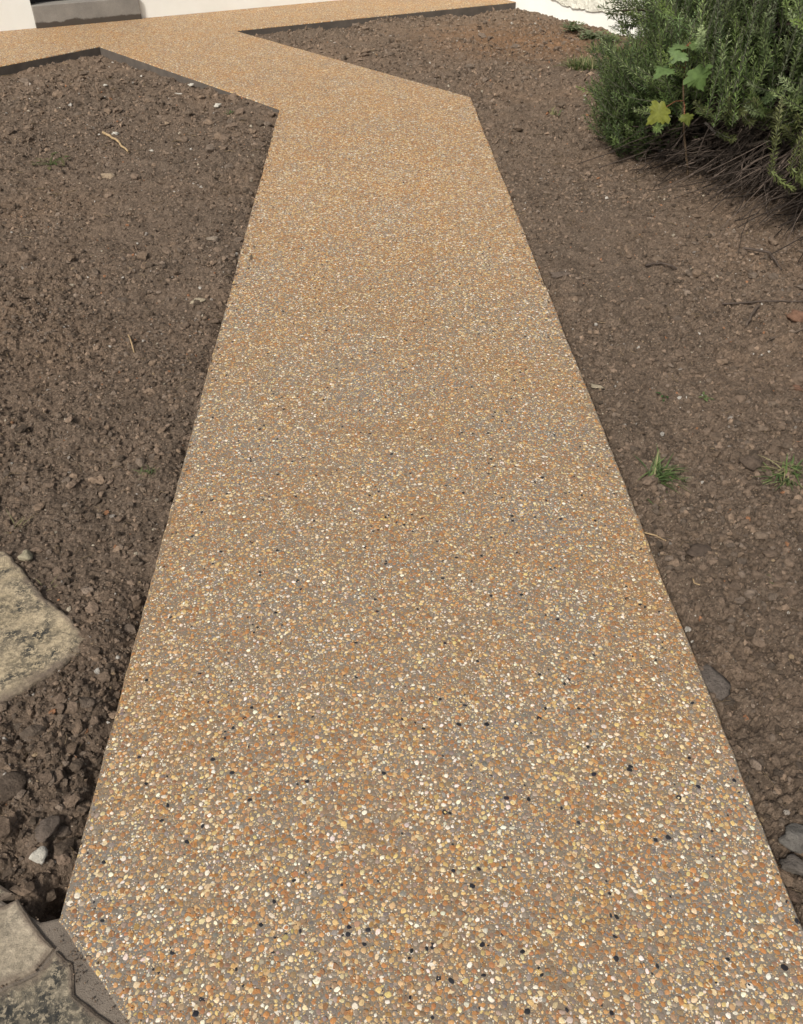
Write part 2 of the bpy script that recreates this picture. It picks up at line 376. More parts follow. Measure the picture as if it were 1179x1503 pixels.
# ------------------------------------------------------------------ exposed aggregate path
def build_path():
    pts = []
    n = len(PATH)
    for i in range(n):
        a = Vector(PATH[i]); b = Vector(PATH[(i + 1) % n]); L = (b - a).length
        k = max(1, int(L / (0.012 if max(a.y, b.y) < 6.2 and min(a.y, b.y) < 6 and abs(a.x) < 1 and abs(b.x) < 1 else 0.05)))
        for j in range(k):
            p = a.lerp(b, j / k)
            nrm = Vector(((b - a).y, -(b - a).x)).normalized()
            w = (vnoise(np.array([p.x * 30]), np.array([p.y * 30]), 4)[0] - 0.5) * 0.003 + (vnoise(np.array([p.x * 4]), np.array([p.y * 4]), 8)[0] - 0.5) * 0.005
            if 0 < j: p = p + nrm * w
            pts.append((p.x, p.y))
    P = np.array(pts); m = len(P)
    # tiny worn arris, then the vertical face
    cen = np.roll(P, 1, 0) - np.roll(P, -1, 0); nr = np.stack([-cen[:, 1], cen[:, 0]], 1); nr /= np.linalg.norm(nr, axis=1)[:, None] + 1e-9
    tst = inside(P[:, 0] + nr[:, 0] * .003, P[:, 1] + nr[:, 1] * .003, [tuple(p) for p in P]); nr[~tst] *= -1
    top = P + nr * 0.004
    from mathutils.geometry import delaunay_2d_cdt
    gx, gy = np.meshgrid(np.arange(-6.2, 1.3, 0.16), np.arange(-0.6, 10.8, 0.16)); gx = gx.ravel() + RS.uniform(-.02, .02, gx.size); gy = gy.ravel() + RS.uniform(-.02, .02, gy.size)
    tp = [tuple(p) for p in top]
    k = inside(gx, gy, tp) & (segdist(gx, gy, PATH) > 0.06)
    pv = [Vector(p) for p in tp] + [Vector((x, y)) for x, y in zip(gx[k], gy[k])]
    cv, ce, cf, _, _, _ = delaunay_2d_cdt(pv, [(i, (i + 1) % m) for i in range(m)], [], 1, 1e-6)
    nt_ = len(cv)
    V = np.concatenate([np.array([(v.x, v.y, 0.0) for v in cv]), np.c_[top, np.zeros(m)], np.c_[P, np.full(m, -0.005)], np.c_[P, np.full(m, -0.16)]])
    i = np.arange(m) + nt_; j = (np.arange(m) + 1) % m + nt_
    Q1 = np.stack([i, j, j + m, i + m], 1); Q2 = np.stack([i + m, j + m, j + 2 * m, i + 2 * m], 1)
    F3 = np.array([f for f in cf]); pa = V[F3]; up = np.cross(pa[:, 1] - pa[:, 0], pa[:, 2] - pa[:, 0])[:, 2]; F3[up < 0] = F3[up < 0][:, ::-1]
    mid = pa.mean(1); F3 = F3[inside(mid[:, 0], mid[:, 1], tp)]
    ar = sum(P[q, 0] * P[(q + 1) % m, 1] - P[(q + 1) % m, 0] * P[q, 1] for q in range(m))
    if ar > 0: Q1 = Q1[:, ::-1]; Q2 = Q2[:, ::-1]
    me = mesh_np('path', V, [F3, Q1, Q2], False, None, [0] * (len(F3) + m) + [1] * m)
    return tag(link('path', me, [M_PATH, M_EDGE]), 'exposed aggregate garden path of orange and cream pebbles running to the house', kind='structure')
path_o = build_path()

def pebble_base(k, rings, seed):
    rs = np.random.RandomState(seed)
    ang = (np.arange(k) + rs.uniform(-.28, .28, k)) * 2 * math.pi / k
    rad = rs.uniform(0.82, 1.08, k)
    prof = {3: [(1.0, -0.35), (0.86, 0.55), (0.5, 0.92)], 2: [(1.0, -0.3), (0.72, 0.75)], 1: [(1.0, -0.1)]}[rings]
    V = []; F = []
    for s, z in prof:
        V += [(math.cos(a) * r * s, math.sin(a) * r * s, z) for a, r in zip(ang, rad)]
    V.append((0, 0, 1.0)); c = len(V) - 1
    for q in range(rings - 1):
        for i in range(k):
            j = (i + 1) % k; F += [(q * k + i, q * k + j, (q + 1) * k + j), (q * k + i, (q + 1) * k + j, (q + 1) * k + i)]
    o = (rings - 1) * k
    F += [(o + i, o + (i + 1) % k, c) for i in range(k)]
    return np.array(V, float), np.array(F)
def join_instances(name, bases, which, xyz, scale, rot, col, mat, parent=None, smooth=True, tilt=None):
    VS, FS, CS = [], [], []; off = 0
    for bi, (bv, bf) in enumerate(bases):
        s = np.where(which == bi)[0]
        if not len(s): continue
        v = bv[None] * scale[s][:, None, :]
        if tilt is not None:
            a = tilt[s]; c_, s_ = np.cos(a)[:, None], np.sin(a)[:, None]
            v = np.stack([v[..., 0], v[..., 1] * c_ - v[..., 2] * s_, v[..., 1] * s_ + v[..., 2] * c_], -1)
        c_, s_ = np.cos(rot[s])[:, None], np.sin(rot[s])[:, None]
        v = np.stack([v[..., 0] * c_ - v[..., 1] * s_, v[..., 0] * s_ + v[..., 1] * c_, v[..., 2]], -1) + xyz[s][:, None, :]
        nv = bv.shape[0]
        f = bf[None] + (off + np.arange(len(s)) * nv)[:, None, None]
        VS.append(v.reshape(-1, 3)); FS.append(f.reshape(-1, bf.shape[1])); CS.append(np.repeat(col[s], nv, 0)); off += nv * len(s)
    me = mesh_np(name, np.concatenate(VS), [np.concatenate(FS)], smooth, np.concatenate(CS))
    return link(name, me, mat, parent)

def scatter_pebbles():
    res = 0.0008; x0, x1, y0, y1 = -0.80, 0.73, 0.40, 5.2
    nx, ny = int((x1 - x0) / res), int((y1 - y0) / res)
    occ = np.zeros((ny, nx), np.uint8)
    gx = x0 + (np.arange(0, nx, 4) + .5) * res; gy = y0 + (np.arange(0, ny, 4) + .5) * res
    GX, GY = np.meshgrid(gx, gy)
    ok = inside(GX, GY, PATH) & (segdist(GX, GY, PATH) > 0.007)
    ok = np.repeat(np.repeat(ok, 4, 0), 4, 1)[:ny, :nx]
    occ[:ok.shape[0], :ok.shape[1]][~ok] = 1
    out = []
    def dens(yy): return np.clip((5.2 - yy) / 3.0, 0, 1)
    # (size range, tries per m2, far limit, palette, class)
    for (amin, amax, per, ymax, pw, cls) in ((.0046, .0068, 15000, 5.2, PW_BIG, 0), (.0029, .0046, 56000, 4.6, PW_MED, 1), (.0018, .0029, 52000, 2.7, PW_SML, 2), (.0010, .0018, 52000, 1.3, PW_SML, 3)):
        n = int(per * (x1 - x0) * (ymax - y0))
        X = RS.uniform(x0, x1, n); Y = RS.uniform(y0, ymax, n)
        k = RS.uniform(0, 1, n) < dens(Y); X, Y = X[k], Y[k]; n = len(X)
        # small grains gather in drifts
        if cls >= 2:
            k = RS.uniform(0, 1, n) < np.clip((fbm(X * 26, Y * 26, 3, 140 + cls) - 0.42) * 5.0, 0.04, 1); X, Y = X[k], Y[k]; n = len(X)
        Aa = amin + (amax - amin) * RS.uniform(0, 1, n) ** 1.6; Bb = Aa * RS.uniform(0.58, 0.95, n); T = RS.uniform(0, math.pi, n)
        ci = RS.choice(len(PAL), n, p=pw / pw.sum())
        for q in range(n):
            a, b2, t = Aa[q], Bb[q], T[q]
            ix = int((X[q] - x0) / res); iy = int((Y[q] - y0) / res)
            if ix < 12 or iy < 12 or ix >= nx - 12 or iy >= ny - 12 or occ[iy, ix]: continue
            ct, st = math.cos(t), math.sin(t)
            hit = False
            for (pa, pb) in ((.9, 0), (-.9, 0), (0, .9), (0, -.9), (.6, .6), (-.6, .6), (.6, -.6), (-.6, -.6)):
                dx = pa * a * ct - pb * b2 * st; dy = pa * a * st + pb * b2 * ct
                if occ[int((Y[q] + dy - y0) / res), int((X[q] + dx - x0) / res)]: hit = True; break
            if hit: continue
            r = int(a / res) + 1
            jj = np.arange(-r, r + 1); ex = jj[None, :] * res; ey = jj[:, None] * res
            u = (ex * ct + ey * st) / a; v = (-ex * st + ey * ct) / b2
            occ[iy - r:iy + r + 1, ix - r:ix + r + 1] |= (u * u + v * v < 1.0).astype(np.uint8)
            out.append((X[q], Y[q], a, b2, t, ci[q], cls))
    O = np.array(out); n = len(O)
    pal = np.array(PAL)
    dr = fbm(O[:, 0] * 4.2, O[:, 1] * 4.2, 3, 410); gz = (dr < 0.50) & (O[:, 5] < 3) & (RS.uniform(0, 1, n) < np.clip((0.51 - dr) * 5, 0, .5)); O[gz, 5] = RS.choice([3, 4, 6, 7, 8, 9, 9, 8], gz.sum())
    wz = (fbm(O[:, 0] * 17, O[:, 1] * 17, 3, 333) > 0.56) & (O[:, 2] < .0042) & (RS.uniform(0, 1, n) < .55); O[wz, 5] = RS.choice([6, 7, 7, 5], wz.sum())
    col = pal[O[:, 5].astype(int)] * RS.uniform(0.68, 1.24, (n, 1)) * RS.uniform(0.93, 1.07, (n, 3))
    # projected size, largest first -> 300 single stones
    sz = O[:, 2] / np.sqrt(O[:, 0] ** 2 + O[:, 1] ** 2 + CAM_H ** 2)
    vis = (O[:, 1] > 0.53) & (np.abs(O[:, 0]) < (O[:, 1] + 1.2) * 0.36)
    order = np.argsort(-(sz * vis)); single = np.zeros(n, bool); single[order[:300]] = True
    B3 = [pebble_base(8, 3, 30 + s) for s in range(8)]; B2 = [pebble_base(6, 2, 50 + s) for s in range(6)]; B1 = [pebble_base(5, 1, 70 + s) for s in range(5)]
    bases = B3 + B2 + B1
    cls = O[:, 6].astype(int)
    near = O[:, 1] < 1.15
    lod = np.where((cls == 0) & near, 0, np.where((cls >= 2) | ((cls == 1) & ~near), 2, 1))
    which = np.where(lod == 0, RS.randint(0, 8, n), np.where(lod == 1, 8 + RS.randint(0, 6, n), 14 + RS.randint(0, 5, n)))
    which[single] = RS.randint(0, 8, single.sum())
    hz = O[:, 3] * RS.uniform(0.08, 0.17, n)
    sc = np.stack([O[:, 2], O[:, 3], hz], 1); zz = -hz * RS.uniform(0.0, 0.25, n)
    xyz = np.stack([O[:, 0], O[:, 1], zz], 1)
    k = ~single
    po = join_instances('pebbles', bases, which[k], xyz[k], sc[k], O[k, 4], col[k], M_PEB, path_o)
    tag(po, kind='stuff')
    mes = [mesh_np('pebble', bv, [bf]) for bv, bf in B3]
    for me in mes: me.materials.append(M_PEB1)
    for i in np.where(single)[0]:
        o = bpy.data.objects.new('pebble', mes[which[i]]); COL.objects.link(o); o.parent = path_o
        o.location = xyz[i]; o.scale = sc[i]; o.rotation_euler = (0, 0, O[i, 4]); o.color = (*col[i], 1)
    print('PEBBLES', n, len(po.data.polygons))
scatter_pebbles()

# ------------------------------------------------------------------ house
def box_pts(p0, p1, out0, out1, z0, z1):
    """block along a wall line from p0 to p1, between two offsets along the outward normal"""
    a = Vector(p0); b = Vector(p1); d = (b - a).normalized(); nn = Vector((d.y, -d.x))
    q = [a + nn * out1, b + nn * out1, b + nn * out0, a + nn * out0]
    return [(v.x, v.y, z0) for v in q] + [(v.x, v.y, z1) for v in q]
BOXF = [(0, 3, 2, 1), (4, 5, 6, 7), (0, 1, 5, 4), (1, 2, 6, 5), (2, 3, 7, 6), (3, 0, 4, 7)]
import bmesh
def blocks(name, lst, mat, parent, bev=0.0):
    bm = bmesh.new()
    for pts in lst:
        vs = [bm.verts.new(p) for p in pts]
        for f in BOXF: bm.faces.new([vs[i] for i in f])
    bmesh.ops.recalc_face_normals(bm, faces=bm.faces[:])
    if bev: bmesh.ops.bevel(bm, geom=bm.edges[:], offset=bev, segments=2, affect='EDGES', profile=0.6)
    me = bpy.data.meshes.new(name); bm.to_mesh(me); bm.free()
    return link(name, me, mat, parent)
house = empty('house', (0, 0, 0))
tag(house, 'cream rendered house across the end of the path with a dark doorway', 'house')
S0 = (-3.275, 8.555); S1 = (-2.50, 9.085)
def onwall(p):   # foot of a point on the front wall line
    t = (Vector(p) - Vector(IC)).dot(U); return (IC[0] + U.x * t, IC[1] + U.y * t)
S0 = onwall(S0); S1 = onwall(S1)
IC2 = (IC[0] + U.x * 0.25, IC[1] + U.y * 0.25)
blocks('wall', [box_pts(WE, S0, -0.28, 0, -0.28, 2.75)], M_WALL, house)
blocks('wall', [box_pts(S1, IC, -0.28, 0, -0.28, 2.75)], M_WALL, house)
blocks('lintel', [box_pts(S0, S1, -0.28, -0.003, 2.28, 2.75)], M_WALL, house)
step = blocks('door_step', [box_pts(S0, S1, -0.30, 0.035, -0.2, 0.172)], M_STEP, house, 0.006)
df = empty('door', (0, 0, 0)); df.parent = house
def wl(t): return (S0[0] + U.x * t, S0[1] + U.y * t)
DW = (Vector(S1) - Vector(S0)).length
blocks('door_leaf', [box_pts(wl(.06), wl(DW - .06), -0.16, -0.12, 0.178, 2.2)], M_DOOR, df, 0.003)
blocks('door_frame', [box_pts(wl(0.003), wl(.058), -0.2, -0.08, 0.175, 2.27), box_pts(wl(DW - .058), wl(DW - .003), -0.2, -0.08, 0.175, 2.27), box_pts(wl(.06), wl(DW - .06), -0.2, -0.08, 2.205, 2.27)], M_DOOR, df)
blocks('door_handle', [box_pts(wl(.12), wl(.24), -0.118, -0.075, 1.22, 1.245)], M_METAL, df, 0.004)
# the wing: comes forward from the inner corner
WL = 1.78
WC = (KK[0] + W.x * WL, KK[1] + W.y * WL)                           # its front corner
def wing_pts(z0, z1, inset):
    a = Vector(IC) - Vector(W) * 0.0 + U * inset; b = Vector(WC) - W * inset + U * inset
    c = b + U * 5.0; d = a + U * 5.0
    q = [a, b, c, d]
    return [(v.x, v.y, z0) for v in q] + [(v.x, v.y, z1) for v in q]
blocks('wing_wall', [wing_pts(-0.28, 2.75, 0.0)], M_WALL, house)
def roughcast():
    # thick roughcast coat that ends in a ragged, cracked line above the plinth
    nseg, rows = 150, 90; L = WL + 0.97
    V = []; F = []
    ts = np.linspace(0, L, nseg)
    zb = np.interp(ts, [0, 0.97, 1.2, 1.45, 1.75, 2.1, 2.4, L], [0.14, 0.115, 0.11, 0.105, 0.07, 0.075, 0.10, 0.115]) + (fbm(ts * 14, ts * 0 + .3, 4, 5) - .5) * 0.05
    tt, rr = np.meshgrid(ts, np.linspace(0, 1, rows) ** 1.6)
    zz = zb[None, :] + (2.74 - zb[None, :]) * rr
    off = 0.013 + (fbm(tt * 16, zz * 16, 4, 17) - 0.5) * 0.022
    off[0] = 0.001
    X = IC[0] + W.x * tt - U.x * off; Y = IC[1] + W.y * tt - U.y * off
    V = np.stack([X.ravel(), Y.ravel(), zz.ravel()], 1)
    idx = np.arange(rows * nseg).reshape(rows, nseg)
    Fq = np.stack([idx[:-1, :-1].ravel(), idx[1:, :-1].ravel(), idx[1:, 1:].ravel(), idx[:-1, 1:].ravel()], 1)
    link('roughcast_coat', mesh_np('roughcast_coat', V, [Fq]), M_ROUGH, house)
roughcast()
blocks('roof', [[(p[0], p[1], p[2]) for p in box_pts((WE[0] - .3, WE[1] - .17), IC, -3.5, 0.30, 2.76, 2.90)]], M_EDGE, house)

# ------------------------------------------------------------------ old stone paving, bottom left
def slab(name, px, z, mat, thick=0.05, parent=None, wob=0.004, seed=0, relief=0.006):
    P = [Vector(at(x, y, z)) for x, y in px]
    pts = []
    for i in range(len(P)):
        a, b = P[i], P[(i + 1) % len(P)]; k = max(2, int((b - a).length / 0.012))
        for j in range(k): pts.append(a.lerp(b, j / k))
    A = np.array([(p.x, p.y) for p in pts]); m = len(A)
    for _ in range(0): A = (np.roll(A, 1, 0) + 2 * A + np.roll(A, -1, 0)) / 4
    e = np.roll(A, -1, 0) - np.roll(A, 1, 0); nr = np.stack([-e[:, 1], e[:, 0]], 1); nr /= np.linalg.norm(nr, axis=1)[:, None] + 1e-9
    c = A.mean(0)
    if ((c - A) * nr).sum() < 0: nr = -nr
    w = (fbm(A[:, 0] * 40, A[:, 1] * 40, 4, seed) - .5) * 2.6 * wob
    A = A + nr * w[:, None]
    zr = lambda Q: (fbm(Q[:, 0] * 22, Q[:, 1] * 22, 4, seed + 3) - .5) * relief
    rings = [(A, -thick + 0 * A[:, 0]), (A, -0.007 + zr(A)), (A + nr * .002, -.002 + zr(A)), (A + nr * .006, zr(A + nr * .006))]
    for s in (0.8, 0.6, 0.4, 0.2):
        Q = c + (A + nr * .006 - c) * s; rings.append((Q, zr(Q)))
    V = np.concatenate([np.c_[q, zz + z] for q, zz in rings] + [np.array([[c[0], c[1], z]])])
    i = np.arange(m); j = (i + 1) % m
    F = np.concatenate([np.stack([i + r * m, j + r * m, j + (r + 1) * m, i + (r + 1) * m], 1) for r in range(len(rings) - 1)])
    dirt = np.concatenate([np.full(m, 1.0 if q < 4 else 0.0) for q in range(len(rings))] + [np.zeros(1)])
    r = len(rings) - 1
    T = np.stack([i + r * m, j + r * m, np.full(m, len(V) - 1)], 1)
    me = mesh_np(name, V, [F, T], False, np.repeat(dirt[:, None], 3, 1))
    bm = bmesh.new(); bm.from_mesh(me); bmesh.ops.recalc_face_normals(bm, faces=bm.faces[:]); bm.to_mesh(me); bm.free()
    return link(name, me, mat, parent)
tag(slab('stone_slab', [(-60, 792), (8, 806), (60, 868), (137, 940), (70, 990), (0, 1030), (-70, 1062)], 0.005, M_SLAB, 0.06, None, 0.006, 3),
    'pointed buff stone slab with black lichen spots, half sunk in the left bed', 'paving slab')
old = slab('old_paving', [(60, 1352), (84, 1346), (120, 1345), (190, 1405), (270, 1500), (330, 1600), (-160, 1600), (-160, 1330), (0, 1318)], -0.003, M_MORTAR, 0.06, None, 0.001, 8, 0.0)
tag(old, 'smeared grey mortar bed of the old crazy paving at the near left corner', kind='structure')
tag(slab('paving_slab', [(-80, 1345), (-4, 1330), (26, 1318), (56, 1362), (79, 1391), (52, 1424), (0, 1449), (-80, 1475)], 0.004, M_SLAB3, 0.045, old, 0.003, 12), 'plain buff paving slab')
tag(slab('paving_slab', [(-80, 1482), (0, 1453), (54, 1427), (82, 1394), (107, 1410), (111, 1458), (180, 1512), (210, 1600), (-80, 1600)], 0.003, M_SLAB2, 0.045, old, 0.003, 19), 'paving slab blotched dark with lichen')
tag(slab('paving_slab', [(-80, 1335), (-20, 1326), (22, 1310), (2, 1296), (-80, 1268)], 0.002, M_SLAB2, 0.045, old, 0.003, 27), 'dark grey corner of a paving slab')

# ------------------------------------------------------------------ rocks, clods, crumbs
def ico(sub):
    bm = bmesh.new(); bmesh.ops.create_icosphere(bm, subdivisions=sub, radius=1.0)
    V = np.array([v.co[:] for v in bm.verts]); F = np.array([[v.index for v in f.verts] for f in bm.faces]); bm.free(); return V, F
def rock_base(sub, seed, cuts=7, flat=0.75, rgh=0.03):
    rs = np.random.RandomState(seed); V, F = ico(sub); V = V.copy()
    for _ in range(cuts):
        d = rs.normal(size=3); d /= np.linalg.norm(d); o = rs.uniform(0.55, 0.85)
        s = np.maximum(V @ d - o, 0); V -= s[:, None] * d * 0.92
    ph = rs.uniform(0, 6, 3); k = rs.uniform(2, 4, (3, 3))
    V *= (1 + 0.09 * np.sin(V @ k[0] + ph[0]) + 0.07 * np.sin(V @ k[1] * 1.7 + ph[1]) + rgh * rs.normal(size=len(V)))[:, None]
    V[:, 2] *= flat
    return V, F
def grit_base(seed):
    rs = np.random.RandomState(seed)
    V = np.array([(1, 0, 0), (-1, 0, 0), (0, 1, 0), (0, -1, 0), (0, 0, .85), (0, 0, -.8)], float) * rs.uniform(.6, 1.3, (6, 1)) + rs.normal(0, .2, (6, 3))
    return V, np.array([(0, 2, 4), (2, 1, 4), (1, 3, 4), (3, 0, 4), (2, 0, 5), (1, 2, 5), (3, 1, 5), (0, 3, 5)])
R1 = [rock_base(1, 100 + s, 7, .75, .11) for s in range(10)]; R2 = [rock_base(2, 120 + s, 6, .7, .085) for s in range(10)]; R0_ = [grit_base(160 + s) for s in range(8)]; R3 = [rock_base(3, 140 + s, 9) for s in range(6)]
OLDP = [at(x, y) for x, y in [(-90, 1300), (10, 1300), (62, 1352), (95, 1365), (190, 1503), (220, 1600), (-90, 1600)]]
def free(x, y, m=0.004):
    ok = ~inside(x, y, PATH) & ~inside(x, y, OLDP) & ~inside(x, y, SLABP)
    ok &= ((x - IC[0]) * W.x + (y - IC[1]) * W.y) > 0.04
    ok &= ((x - IC[0]) * U.x + (y - IC[1]) * U.y < -0.03) | (((x - WC[0]) * W.x + (y - WC[1]) * W.y) > 0.03)
    return ok & (segdist(x, y, PATH) > m)
SLABS = [[at(x, y) for x, y in q] for q in ([(-80, 1345), (-4, 1330), (26, 1318), (56, 1362), (79, 1391), (52, 1424), (0, 1449), (-80, 1475)], [(-80, 1482), (0, 1453), (54, 1427), (82, 1394), (107, 1410), (111, 1458), (180, 1512), (210, 1600), (-80, 1600)])]
SOILC = np.array([(0.168, 0.122, 0.087), (0.185, 0.134, 0.096), (0.142, 0.106, 0.077), (0.21, 0.150, 0.104), (0.17, 0.130, 0.098)])
PALE = np.array([(0.42, 0.36, 0.27), (0.5, 0.46, 0.40), (0.33, 0.24, 0.15), (0.30, 0.26, 0.22), (0.34, 0.17, 0.09)])
def vis_x(y): return (y * math.cos(PITCH) + CAM_H * math.sin(PITCH)) * 0.50 + 0.12
def crumbs():
    XS, YS, SS = [], [], []
    for y0, y1, dens, smin, smax in ((0.42, 1.5, 17000, .0026, .0095), (0.42, 2.2, 900, .0075, .018), (1.5, 3.0, 11500, .0028, .0125), (3.0, 5.6, 5000, .0035, .015), (5.6, 9.8, 1300, .0060, .020)):
        xm = vis_x(y1); n = int(dens * 2 * xm * (y1 - y0))
        x = RS.uniform(-xm, xm, n); y = RS.uniform(y0, y1, n)
        k = (np.abs(x) < vis_x(y) - .06) & free(x, y, 0.003) & (RS.uniform(0, 1, n) < np.clip((fbm(x * 2.3, y * 2.3, 3, 200) - 0.28) * 3.2, 0.42, 1))
        x, y = x[k], y[k]
        s = smin * (1 - RS.uniform(0, 1, len(x)) * (1 - (smin / smax) ** 1.9)) ** (-1 / 1.9)
        XS.append(x); YS.append(y); SS.append(s)
    x = np.concatenate(XS); y = np.concatenate(YS); s = np.concatenate(SS)
    z = soil_z(x, y)
    ex = RS.uniform(-.85, .8, 30000); ey = RS.uniform(.5, 6, 30000); ed = segdist(ex, ey, PATH); k = inside(ex, ey, PATH) & (RS.uniform(0, 1, 30000) < np.exp(-ed / 0.016) * .6)
    mx_, my_ = RS.uniform(-.85, -.3, 9000), RS.uniform(.42, .75, 9000)
    km = inside(mx_, my_, OLDP) & ~inside(mx_, my_, PATH) & (RS.uniform(0, 1, 9000) < np.clip((fbm(mx_ * 30, my_ * 30, 3, 71) - .40) * 4, .10, .9))
    for sp in SLABS: km &= ~inside(mx_, my_, sp) | (RS.uniform(0, 1, 9000) < .04)
    ex = np.concatenate([ex[k], mx_[km]]); ey = np.concatenate([ey[k], my_[km]]); k = np.ones(len(ex), bool)
    x = np.concatenate([x, ex[k]]); y = np.concatenate([y, ey[k]]); s = np.concatenate([s, RS.uniform(.0010, .0030, k.sum()) * np.clip(ey[k] * .8, .8, 2.2)]); z = np.concatenate([z, np.full(k.sum(), .001)]); n = len(x)
    px = s / np.sqrt(x * x + y * y + CAM_H ** 2) * 845
    which = np.where(px > 4.6, 10 + RS.randint(0, 10, n), np.where(px > 2.4, RS.randint(0, 10, n), 20 + RS.randint(0, 8, n)))
    col = SOILC[RS.randint(0, 5, n)] * RS.uniform(0.55, 1.6, (n, 1))
    pale = RS.uniform(0, 1, n) < 0.05; col[pale] = PALE[RS.randint(0, 5, pale.sum())] * RS.uniform(.8, 1.15, (pale.sum(), 1)); s[pale] *= 0.75
    sc = s[:, None] * RS.uniform(0.7, 1.25, (n, 3))
    xyz = np.stack([x, y, z + sc[:, 2] * 0.1], 1)
    o = join_instances('soil_crumbs', R1 + R2 + R0_, which, xyz, sc, RS.uniform(0, 6.28, n), col, M_CRUMB, None, False, RS.uniform(-.6, .6, n))
    tag(o, 'loose soil crumbs and small grit strewn over the dug beds', kind='stuff')
    print('CRUMBS', n, len(o.data.polygons))
crumbs()
CLOD_ME = [mesh_np('soil_clod', v, [f], False) for v, f in R2]; ROCK_ME = [mesh_np('stone', v, [f]) for v, f in R3]
for me in CLOD_ME + ROCK_ME: me.materials.append(M_CLOD)
def place_rock(name, me, x, y, size, col, sink=0.3, rot=None, dz=0.0):
    o = bpy.data.objects.new(name, me); COL.objects.link(o)
    z = float(soil_z(np.array([x]), np.array([y]))[0])
    o.scale = size; o.location = (x, y, z + size[2] * (0.75 - sink) + dz)
    o.rotation_euler = (random.uniform(-.35, .35), random.uniform(-.35, .35), random.uniform(0, 6.28)) if rot is None else rot
    o.color = (*col, 1); return o
def clods():
    want = {'left': 150, 'right': 150}
    hot = [(at(60, 1180), .16), (at(90, 1290), .10), (at(60, 1100), .2), (at(230, 700), .35), (at(330, 420), .4), (at(1100, 590), .35), (at(1130, 700), .25), (at(1000, 900), .12), (at(1080, 1130), .14), (at(1030, 800), .2),
           (at(1150, 480), .4), (at(340, 170), .5), (at(470, 70), .8), (at(200, 90), .7)]
    n_try = 0
    while sum(want.values()) and n_try < 6000:
        n_try += 1
        if random.random() < 0.55:
            (cx, cy), sp = random.choice(hot); x = random.gauss(cx, sp * .6); y = random.gauss(cy, sp)
        else:
            y = 0.5 * (9.0 / 0.5) ** random.random(); x = random.uniform(-1, 1) * vis_x(y)
        if y < 0.5 or y > 9.6 or abs(x) > vis_x(y) - .1: continue
        ax, ay = np.array([x]), np.array([y])
        if not free(ax, ay, 0.012)[0]: continue
        side = 'left' if x < (-0.5 if y < 5.8 else -0.4 - (y - 5.8) * 0.8) else 'right'
        if want[side] <= 0: continue
        want[side] -= 1
        rng = math.sqrt(x * x + y * y + CAM_H ** 2)
        s = rng / 845 * random.uniform(3.6, 5.6) * (1.45 if y < 1.15 and x < 0 else 1) * (1.6 if random.random() < .10 else 1.0); s = min(s, 0.034)
        c = SOILC[random.randrange(5)] * random.uniform(.85, 1.2)
        o = place_rock('soil_clod', random.choice(CLOD_ME), x, y, (s * random.uniform(.8, 1.25), s * random.uniform(.7, 1.1), s * random.uniform(.6, .95)), c, 0.45)
        if side == 'left':
            reg = ('between the old paving and the pointed slab' if y < 1.25 else 'beside the pointed buff slab' if y < 2.0 else 'in the middle of the left bed' if y < 4.4 else 'near the far corner of the left bed')
        else:
            reg = ('beside the near right path edge' if y < 1.4 else 'around the grass tufts of the right bed' if y < 2.6 else 'in front of the rosemary on the right bed' if y < 5.2 else 'on the far right bed towards the house')
        tag(o, 'small brown clod of soil lying loose ' + reg, 'soil clod', 'soil clods ' + reg)
clods()
WHT = (0.58, 0.54, 0.46); BUF = (0.36, 0.30, 0.21); GRY = (0.135, 0.112, 0.094); ORG = (0.22, 0.125, 0.082)
